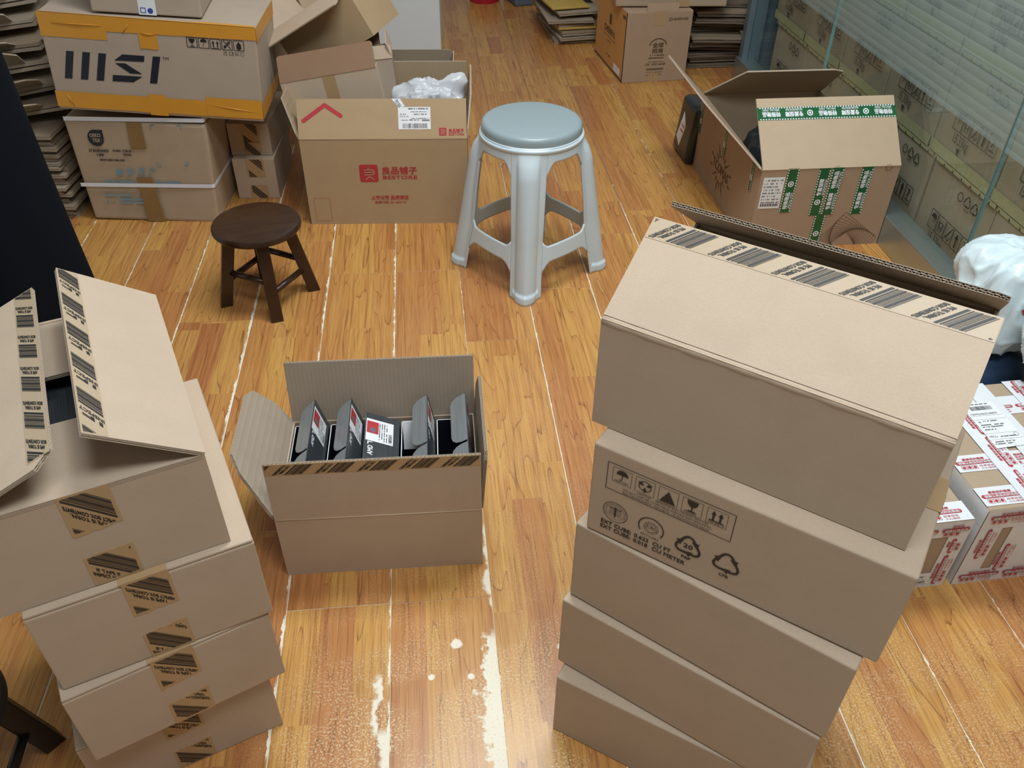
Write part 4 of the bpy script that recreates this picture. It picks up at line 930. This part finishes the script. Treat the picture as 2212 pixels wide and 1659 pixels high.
for i, (u0, u1, v, h_) in enumerate(((.122, .190, .117, .006), (.117, .190, .105, .006), (.115, .195, .090, .003), (.104, .194, .054, .008), (.112, .192, .044, .002), (.118, .186, .037, .002), (.110, .190, .030, .002))): scribble(p, u0, u1, v, h_, i + 20, .85)
p.build('printed_text', INK_BR, ch)
strip(ch, (0, 0, 0), X, Z, .127, .250, .176, .308, TAPE_K, off=.0009); strip(ch, (0, 0, 0), X, Z, .123, 0, .172, .042, TAPE_K, off=.0009)
p = Print((0, chd, 0), -Y, Z, .0010); p.text('CHEERFUL', chd - .335, .150, .028, .180, bold=.02); p.rect(chd - .258, .195, chd - .225, .240); scribble(p, chd - .33, chd - .15, .132, .004, 3); scribble(p, chd - .27, chd - .22, .112, .006, 4); scribble(p, chd - .10, chd - .02, .272, .014, 5); scribble(p, chd - .27, chd - .21, .050, .008, 6); p.build('printed_text', INK_BR, ch)
strip(ch, (0, chd, 0), -Y, Z, chd - .145, .016, chd - .040, .050, WHITE, 'label_sticker', .0013)
mb = MB(); sheet(mb, (.09, .004, chh), X, Vector((0, .25, 1)), [(0, .034), (.145, .034)], .145, .004); mb.build('flap', [K_TC, EDGE], ch)
tcn, _ = closed_carton('carton', 'pale closed carton lying on top of the orange-sided carton', (.437, 3.955, .3125), (0, 0, R(3)), .50, .36, .20, K_OEKO, bev=.008)
strip(tcn, (0, 0, 0), X, Z, .27, 0, .33, .20, TAPE_K, off=.0009)
# leaning cartons with green tape
ln = thing('leaning_carton', 'folded carton with green tape leaning beside the dark pile', 'carton', (1.075, 4.41, .10), (R(-4), R(4), R(4)))
MB().box(0, 0, 0, .11, .30, .42).build('body', K_TC, ln, bevel=.003); MB().box(.122, .01, .012, .150, .30, .43).build('panel', K_TC, ln, bevel=.003); strip(ln, (0, 0, 0), X, Z, .075, 0, .108, .42, TAPE_G)
pr = Print((0, 0, 0), X, Z, .0012); pr.ring(.092, .022, .008, .003); pr.text('特殊', .098, .06, .018, rot=R(90)); pr.build('tape_print', WHITE, ln)
# dark pile of flattened cartons
DKM = [flat_mesh(.27, .30, .02, 5, [K_DARK, K_DARK]), flat_mesh(.245, .28, .024, 6, [K_DARK, K_DULL])]
z = .001; rg = random.Random(5)
for k in range(11):
    flat('dull flattened carton in the dark pile beside the orange-sided carton', (.815 + rg.uniform(-.02, .015), 4.085 + rg.uniform(-.05, .03), z), (0, 0, R(4 + rg.uniform(-5, 5))), 'dark pile of flattened cartons', DKM[k % 2]); z += .0275
# pile of flat card and yellow mailers
PL = [flat_mesh(.30, .50, .018, 15, [K_GREY, K_DULL]), flat_mesh(.24, .42, .016, 16, [K_GREY, K_GREY])]
z = .001; rg = random.Random(9)
for k in range(9):
    if k in (3, 6, 8):
        lab = {3: 'lowest yellow padded mailer in the flat pile', 6: 'yellow padded mailer sticking out of the flat pile', 8: 'yellow padded mailer on top of the flat pile'}[k]
        m_ = MB().box(0, 0, 0, .10 if k == 6 else .20, .40, .012); o = m_.build('padded_mailer', YEL, None, bevel=.005, smooth=True); o.location = (.20 + rg.uniform(-.03, .04), 4.44 + rg.uniform(0, .08), z); o.rotation_euler = (0, 0, R(14 + rg.uniform(-6, 6))); tag(o, lab, 'mailer', 'yellow padded mailers'); z += .013
    else:
        flat('grey-brown flattened carton in the low pile with yellow mailers', (.195 + rg.uniform(-.05, .04), 4.43 + rg.uniform(-.02, .06), z), (0, 0, R(14 + rg.uniform(-6, 6))), 'low pile of flattened cartons', PL[k % 2]); z += .0215
for k in range(5): flat('thin dark flattened carton stacked behind the orange-sided carton', (.34 + rg.uniform(-.02, .02), 4.62 + rg.uniform(-.02, .02), z + .031 * k), (R(2), 0, R(10 + rg.uniform(-8, 8))), 'thin dark cards behind the orange-sided carton', DKM[k % 2])
# red basin, blue-grey bin
rb = MB().lathe([(0, .0), (.085, .0), (.105, .12), (.112, .12), (.112, .128), (.100, .128), (.080, .008), (0, .008)], 40).build('basin', REDP, None, smooth=True); rb.location = (-.195, 5.24, 0); smooth_angle(rb, 35); tag(rb, 'red plastic basin on the floor at the top edge', 'basin')
gb = MB().box(-.12, 0, 0, .12, .22, .22).build('grey_bin', GREYB, None, bevel=.012); gb.location = (.10, 5.15, 0); gb.rotation_euler = (0, 0, R(20)); tag(gb, 'dark blue-grey box on the floor beside the red basin', 'box')

# ------------------------------------------------------------------ open carton with green tape
tm = thing('open_carton', 'large open carton with green security tape by the glass wall', 'carton', (.747, 2.371, 0), (0, 0, R(6.5)))
TW, TD, TH = .438, .64, .270
b_ = walls(TW, TD, TH, .005); b_.build('body', [K_TC], tm)
iw = MB(); e_ = .0056
iw.add([(e_, e_, .006), (TW - e_, e_, .006), (TW - e_, TD - e_, .006), (e_, TD - e_, .006), (e_, e_, TH), (TW - e_, e_, TH), (TW - e_, TD - e_, TH), (e_, TD - e_, TH)], [(0, 1, 2, 3), (0, 4, 5, 1), (1, 5, 6, 2), (2, 6, 7, 3), (3, 7, 4, 0)]); iw.build('inner_liner', K_TCI, tm)
ff, FV = add_flap(tm, (0, 0, TH), X, TW, Y, 45.5, .224, real=False, th=.005, mats=[K_TCI, EDGE])
add_flap(tm, (TW, TD, TH), -X, TW, -Y, 37, .235, real=False, th=.005, mats=[K_TCI, EDGE], top=[(-.06, .235), (TW - .09, .235)] if False else [(0, .03), (.02, .215), (.06, .235), (TW - .075, .235), (TW, .02)])
add_flap(tm, (0, TD, TH), -Y, TD, X, 136, .215, real=False, th=.005, mats=[K_TC, EDGE], top=[(0, .19), (.03, .215), (TD - .17, .215), (TD - .02, .02), (TD, .01)])
add_flap(tm, (TW - .006, .01, TH), Y, TD - .02, -X, -72, .15, real=False, th=.005, mats=[K_TC, EDGE])
def green_tape(parent, o, U, V, length, w, off=.0010, seq=0, rot=None):
    """strip of green tape running along V from the origin, w wide along U"""
    b = Print(o, U, V, off); b.rect(0, 0, w, length); g_ = b.build('tape', TAPE_G, parent)
    q = Print(o, U, V, off + .0006); n_ = int(length / .0085)
    for k in range(n_):
        v = .003 + k * .0085
        for u0 in (.0005, w - .0040): q.poly([(u0, v), (u0 + .0034, v), (u0 + .0034, v + .0046), (u0, v + .0046)])
    v = .012 - seq * .05; words = [('特殊物品', 'SPECIAL ITEM'), None, ('专属保障', 'EXCLUSIVE PROTECTION')]
    i = 0
    while v < length:
        x = words[i % 3]; i += 1
        if x is None:
            if 0 < v and v + .026 < length:
                q.ring(w / 2, v + .012, .0085, .0034, 0, 360, 6); q.disc(w / 2, v + .012, .0035)
            v += .034
        else:
            if v > 0 and v + .060 < length:
                q.text(x[0], w * .60, v, w * .40, .056, rot=PI / 2, bold=.03); q.text(x[1], w * .87, v + .002, w * .16, .052, rot=PI / 2, bold=.02)
            v += .072
    q.build('tape_print', WHITE, g_); return g_
green_tape(tm, (.080, 0, .127), X, Z, .147, .036, seq=0); green_tape(tm, (.1800, 0, .112), X, Z, .160, .036, seq=1); green_tape(tm, (.2205, 0, .114), X, Z, .158, .037, .0018, seq=2); green_tape(tm, (.2030, 0, .002), X, Z, .116, .034, .0024, seq=1); green_tape(tm, (.3160, 0, .112), X, Z, .160, .036, seq=2)
green_tape(ff, Vector((TW + .0005, 0, TH)) + FV * .155, FV, -X, TW + .001, .040, .0032, seq=0)
p = FP(.0008); p.rect(.0095, .143, .0765, .247); lb = p.build('label_sticker', WHITE, tm); p = FP(.0014)
for i in range(9): scribble(p, .014, .072, .235 - .0105 * i, .004 if i < 8 else .008, i + 40, .55 if i < 7 else .9)
p.build('label_print', INK_G, lb)
p = FP(.0009); ctr = (.3200, .0080)
for k in range(15):
    a = R(8 + 5.5 * k); s_ = .112 * (.93 ** k); q = [(ctr[0] + s_ * math.cos(a + PI / 2 * j), ctr[1] + s_ * math.sin(a + PI / 2 * j)) for j in range(4)]
    for a_, b_ in zip(q, q[1:] + q[:1]):
        if a_[1] > .002 or b_[1] > .002:
            if a_[1] < .002: t_ = (.002 - a_[1]) / (b_[1] - a_[1]); a_ = (a_[0] + (b_[0] - a_[0]) * t_, .002)
            if b_[1] < .002: t_ = (.002 - a_[1]) / (b_[1] - a_[1]); b_ = (a_[0] + (b_[0] - a_[0]) * t_, .002)
            p.line(a_, b_, .0011)
p.build('spiral_print', INK_BR, tm)
def burst(pr, u, v, s, word=None):
    for k in range(16):
        a = R(11 + 22.5 * k); r0_, r1_ = s * .45, s * (1.0 if k % 2 else .75)
        if word and abs(math.sin(a)) < .35: r0_, r1_ = s * .95, s * 1.2
        c, n_ = math.cos(a), math.sin(a); w = s * .05; pr.poly([(u + c * r0_ - n_ * w, v + n_ * r0_ + c * w), (u + c * r0_ + n_ * w, v + n_ * r0_ - c * w), (u + c * r1_, v + n_ * r1_)])
    if word: pr.text(word, u, v - s * .16, s * .34, s * 1.75, align='C', bold=.02)
LS = lambda off: Print((0, TD, 0), -Y, Z, off)
p = LS(.0009); burst(p, TD - .342, .115, .095, 'TCOMAS'); p.build('printed_logo', INK_BR, tm)
for (u, v0, l) in ((.625, .135, .115), (.355, .160, .10), (.082, .170, .09)): green_tape(tm, (0, u, v0), -Y, Z, l, .022, .0012, seq=1)
p = FP(.0010); burst(p, .235, .266, .016); burst(p, .400, .266, .016); p.build('printed_logo', INK_BR, tm)
blob('plastic_bag', 'black plastic packing with grey print inside the green-taped carton', 'bag', (.95, 2.76, .125), (.15, .13, .14), BAGK, 12, .16, 1.4, 4)
o = MB().box(-.035, -.09, 0, .035, .09, .215).build('courier_bag', BAGK, None, smooth=True, bevel=.026, seg=4); o.location = (.662, 3.085, 0); o.rotation_euler = (0, R(6), R(8)); tag(o, 'black courier bag with white label behind the green-taped carton', 'bag')
p = Print((-.035, .07, 0), -Y, Z, .0006); p.poly([(.012, .060), (.060, .035), (.085, .120), (.040, .165)]); lb = p.build('label_sticker', WHITE, o); p = Print((-.035, .07, 0), -Y, Z, .0012); scribble(p, .035, .07, .09, .006, 3); scribble(p, .04, .072, .11, .006, 4); p.build('label_print', INK_R, lb)

# ------------------------------------------------------------------ taped parcels and mailers at the right edge
def red_tape(parent, o, U, V, u0, v0, length, along='u', off=.0010, w=.046, base=True, print_=True):
    """white tape with red print; runs along U (or V) from u0, v0"""
    f_ = (lambda a, c: (u0 + a, v0 + c)) if along == 'u' else (lambda a, c: (u0 - c, v0 + a)); tp = parent
    if base:
        b = Print(o, U, V, off); b.poly([f_(0, 0), f_(length, 0), f_(length, w), f_(0, w)]); tp = b.build('tape', TAPE_W, parent)
    if not print_: return tp
    r_ = Print(o, U, V, off + .0006); wh_ = Print(o, U, V, off + .0012); ro = 0 if along == 'u' else PI / 2; a = .006
    while a + .082 < length + .045:
        L_ = min(.082, length - a - .004)
        if L_ < .03: break
        r_.poly([f_(a, .018), f_(a + L_, .018), f_(a + L_ + .003, .0225), f_(a + L_, .027), f_(a, .027), f_(a - .003, .0225)])
        s_ = '请确认商品完好后签收!'[:max(3, int(11 * L_ / .082))]; q = f_(a + .002, .0195); wh_.text(s_, q[0], q[1], .0062, L_ - .004, rot=ro, bold=.02)
        n_ = max(2, int(6 * L_ / .082)); q = f_(a + .016, .0295); r_.text('感谢您的惠顾'[:n_], q[0], q[1], .0060, .046 * n_ / 6, rot=ro, bold=.02)
        for k in range(3):
            x_ = a + .004 + k * .0115
            if x_ + .011 > a + L_: break
            r_.path([f_(x_, .006), f_(x_ + .0095, .006), f_(x_ + .0095, .0155), f_(x_, .0155)], .0006, True); c_ = f_(x_ + .0047, .0107); r_.disc(c_[0], c_[1], .0033, 10)
        if L_ > .07:
            q = f_(a + .042, .0105); r_.text('轻拿轻放', q[0], q[1], .0048, .030, rot=ro); q = f_(a + .042, .0040); r_.text('小心易碎', q[0], q[1], .0048, .030, rot=ro)
        a += .094
    r_.build('tape_print', INK_R, tp); wh_.build('tape_print_white', TAPE_W, tp); return tp
pa, _ = closed_carton('taped_parcel', 'larger parcel wrapped in white tape with red print, with address label', (.880, 1.052, 0), (0, 0, R(8.9)), .42, .345, .215, K_OEKO, 'parcels wrapped in white and red tape', .006)
TO = (0, 0, .215)
red_tape(pa, TO, X, Y, .0, .010, .42, 'u', .0010); red_tape(pa, TO, X, Y, .0, .098, .20, 'u', .0010, .044); red_tape(pa, TO, X, Y, .13, .245, .29, 'u', .0010, .055); red_tape(pa, TO, X, Y, .130, .0, .345, 'v', .0024, .052); red_tape(pa, TO, X, Y, .29, .0, .345, 'v', .0024, .046); red_tape(pa, TO, X, Y, .135, .165, .28, 'u', .0018, .036, True, False); red_tape(pa, TO, X, Y, .200, .0, .345, 'v', .0030, .05, True, False)
p = Print(TO, X, Y, .0045); p.poly([(.108, .148), (.182, .152), (.182, .285), (.140, .285), (.108, .285)]); lb = p.build('label_sticker', WHITE, pa)
p = Print(TO, X, Y, .0051); barcode(p, .122, .260, .172, .272, 30, 7); p.text('765WJ-N625-000W', .112, .246, .0055, .060); p.text('收', .115, .222, .006); p.text('WU', .112, .178, .006)
for v in (.243, .232, .190, .172): p.line((.109, v), (.181, v), .0004)
for i, (u0, u1, v) in enumerate(((.126, .160, .225), (.115, .165, .214), (.115, .160, .208), (.115, .140, .200), (.128, .170, .178), (.115, .160, .164), (.112, .150, .158), (.130, .170, .277))): scribble(p, u0, u1, v, .0028, i + 60, .75)
p.ring(.172, .183, .005, .0006); p.line((.152, .172), (.152, .152), .0004); p.build('label_print', INK_G, lb)
FO = (0, 0, 0)
strip(pa, FO, X, Z, 0, .162, .42, .215, TAPE_W, off=.0010); strip(pa, FO, X, Z, 0, 0, .42, .042, TAPE_W, off=.0010); strip(pa, FO, X, Z, 0, .04, .0465, .165, TAPE_W, off=.0014); strip(pa, FO, X, Z, .068, .04, .30, .165, TAPE_W, off=.0014)
red_tape(pa, FO, X, Z, .006, .172, .40, 'u', .0022, .040, False); red_tape(pa, FO, X, Z, .004, .002, .40, 'u', .0022, .040, False); red_tape(pa, FO, X, Z, .045, .075, .09, 'v', .0022, .04, False); red_tape(pa, FO, X, Z, .102, .030, .085, 'v', .0022, .04, False); red_tape(pa, FO, X, Z, .170, .045, .12, 'v', .0022, .04, False)
strip(pa, (0, .345, 0), -Y, Z, .29, 0, .345, .215, TAPE_W, off=.001); strip(pa, (0, .345, 0), -Y, Z, 0, .17, .345, .215, TAPE_W, off=.0012)
pb, _ = closed_carton('taped_parcel', 'smaller kraft parcel with white red-printed tape, between stack and larger parcel', (.667, 1.0215, 0), (0, 0, R(8.9)), .198, .30, .190, K_OEKO, 'parcels wrapped in white and red tape', .005)
strip(pb, FO, X, Z, 0, .150, .198, .190, TAPE_W, off=.001); strip(pb, FO, X, Z, .158, 0, .198, .19, TAPE_W, off=.0014); strip(pb, FO, X, Z, 0, 0, .198, .045, TAPE_W, off=.001)
red_tape(pb, FO, X, Z, .040, .148, .155, 'u', .0022, .040, False); red_tape(pb, FO, X, Z, .197, .005, .14, 'v', .0022, .04, False); red_tape(pb, (0, 0, .19), X, Y, 0, .002, .198, 'u', .001)
p = FP(.0020); p.rect(.10, .012, .160, .045); lb = p.build('label_sticker', WHITE, pb); p = FP(.0026); barcode(p, .104, .015, .156, .022, 28, 3); scribble(p, .104, .15, .026, .003, 5); scribble(p, .104, .15, .033, .003, 6); p.build('label_print', INK_G, lb)
GM = 'plastic mailer bags behind the parcels'
blob('mailer_bag', 'navy blue plastic bag on the floor under the white mailers', 'bag', (1.10, 1.590, .100), (.14, .115, .12), BAGN, 21, .08, 1.2, 4, group=GM)
o = blob('mailer_bag', 'upper pale blue-white mailer bag at the right edge', 'bag', (1.150, 1.610, .325), (.130, .110, .120), BAGW, 23, .20, 1.5, 6, group=GM, sq=3.2)
o2 = blob('mailer_bag', 'lower pale mailer bag with red printed tape and black letters', 'bag', (1.185, 1.440, .315), (.115, .050, .090), BAGW, 27, .17, 1.3, 6, group=GM, rot=(R(-20), R(20), 0))
from mathutils.bvhtree import BVHTree
def snap_print(pr, o, name, mat):                      # lay flat print onto a soft bag's own surface
    t = BVHTree.FromPolygons([v.co for v in o.data.vertices], [tuple(p.vertices) for p in o.data.polygons]); out = []
    for v in pr.mb.v:
        h = t.ray_cast(Vector(v) + pr.N * .3, -pr.N); out.append(tuple(h[0] + pr.N * .0016) if h[0] is not None else tuple(v))
    pr.mb.v = out; return pr.build(name, mat, o)
N_ = Vector((-.35, -.75, .55)).normalized(); U_ = Vector((.80, -.15, .62)); U_ = (U_ - N_ * U_.dot(N_)).normalized(); V_ = N_.cross(U_)
for (bag, c0_) in ((o2, (-.045, 0, .012)), (o, (.02, -.03, -.01))):
    p = Print(c0_, U_, V_, 0); wt = Print(c0_, U_, V_, 0)
    for k in range(14): p.rect(-.045 + .0066 * k, -.006, -.045 + .0066 * (k + 1), .006)
    p.text('感谢您的惠顾', -.035, .010, .0085, .062, bold=.02); p.text('轻拿轻放', -.03, -.020, .008, .045, bold=.02)
    for k in range(3): p.frame(-.04 + .018 * k, -.040, -.026 + .018 * k, -.026, .0008); p.disc(-.033 + .018 * k, -.033, .0045)
    snap_print(p, bag, 'printed_red_marks', INK_R)
p = Print((.0, 0, .0), U_, V_, 0); p.text('D', .030, -.050, .018, bold=.04); snap_print(p, o2, 'printed_black_letters', INK)

# ------------------------------------------------------------------ dark hanging cloth at the left edge
def cloth():
    mb = MB(); n, m_ = 96, 26; H_ = 1.12; vs = []; fs = []
    for j in range(m_ + 1):
        z = H_ * j / m_; f = 1 - j / m_
        for i in range(n):
            a = 2 * PI * i / n
            fold = 1 + .018 * math.sin(a * 7 + 1.5 * f) * (0.3 + f) + .012 * math.sin(a * 11 - 2 * f) * f
            rx = (.265 + .045 * f ** 2.2) * fold; ry = (.15 + .06 * f) * fold
            if j > m_ - 3: k = (1, .93, .75)[j - (m_ - 2)]; rx *= k; ry *= k
            vs.append((rx * math.cos(a), ry * math.sin(a), z))
    for j in range(m_):
        for i in range(n): fs.append((j * n + i, j * n + (i + 1) % n, (j + 1) * n + (i + 1) % n, (j + 1) * n + i))
    fs.append(tuple(range(m_ * n, (m_ + 1) * n))); fs.append(tuple(reversed(range(n))))
    mb.add(vs, fs); o = mb.build('draped_cloth', NAVY, None, smooth=True); o.location = (-1.250, 1.58, 0.001); o.rotation_euler = (0, 0, R(6))
    tag(o, 'dark navy cloth hanging down at the left edge of the room', 'cloth')
cloth()
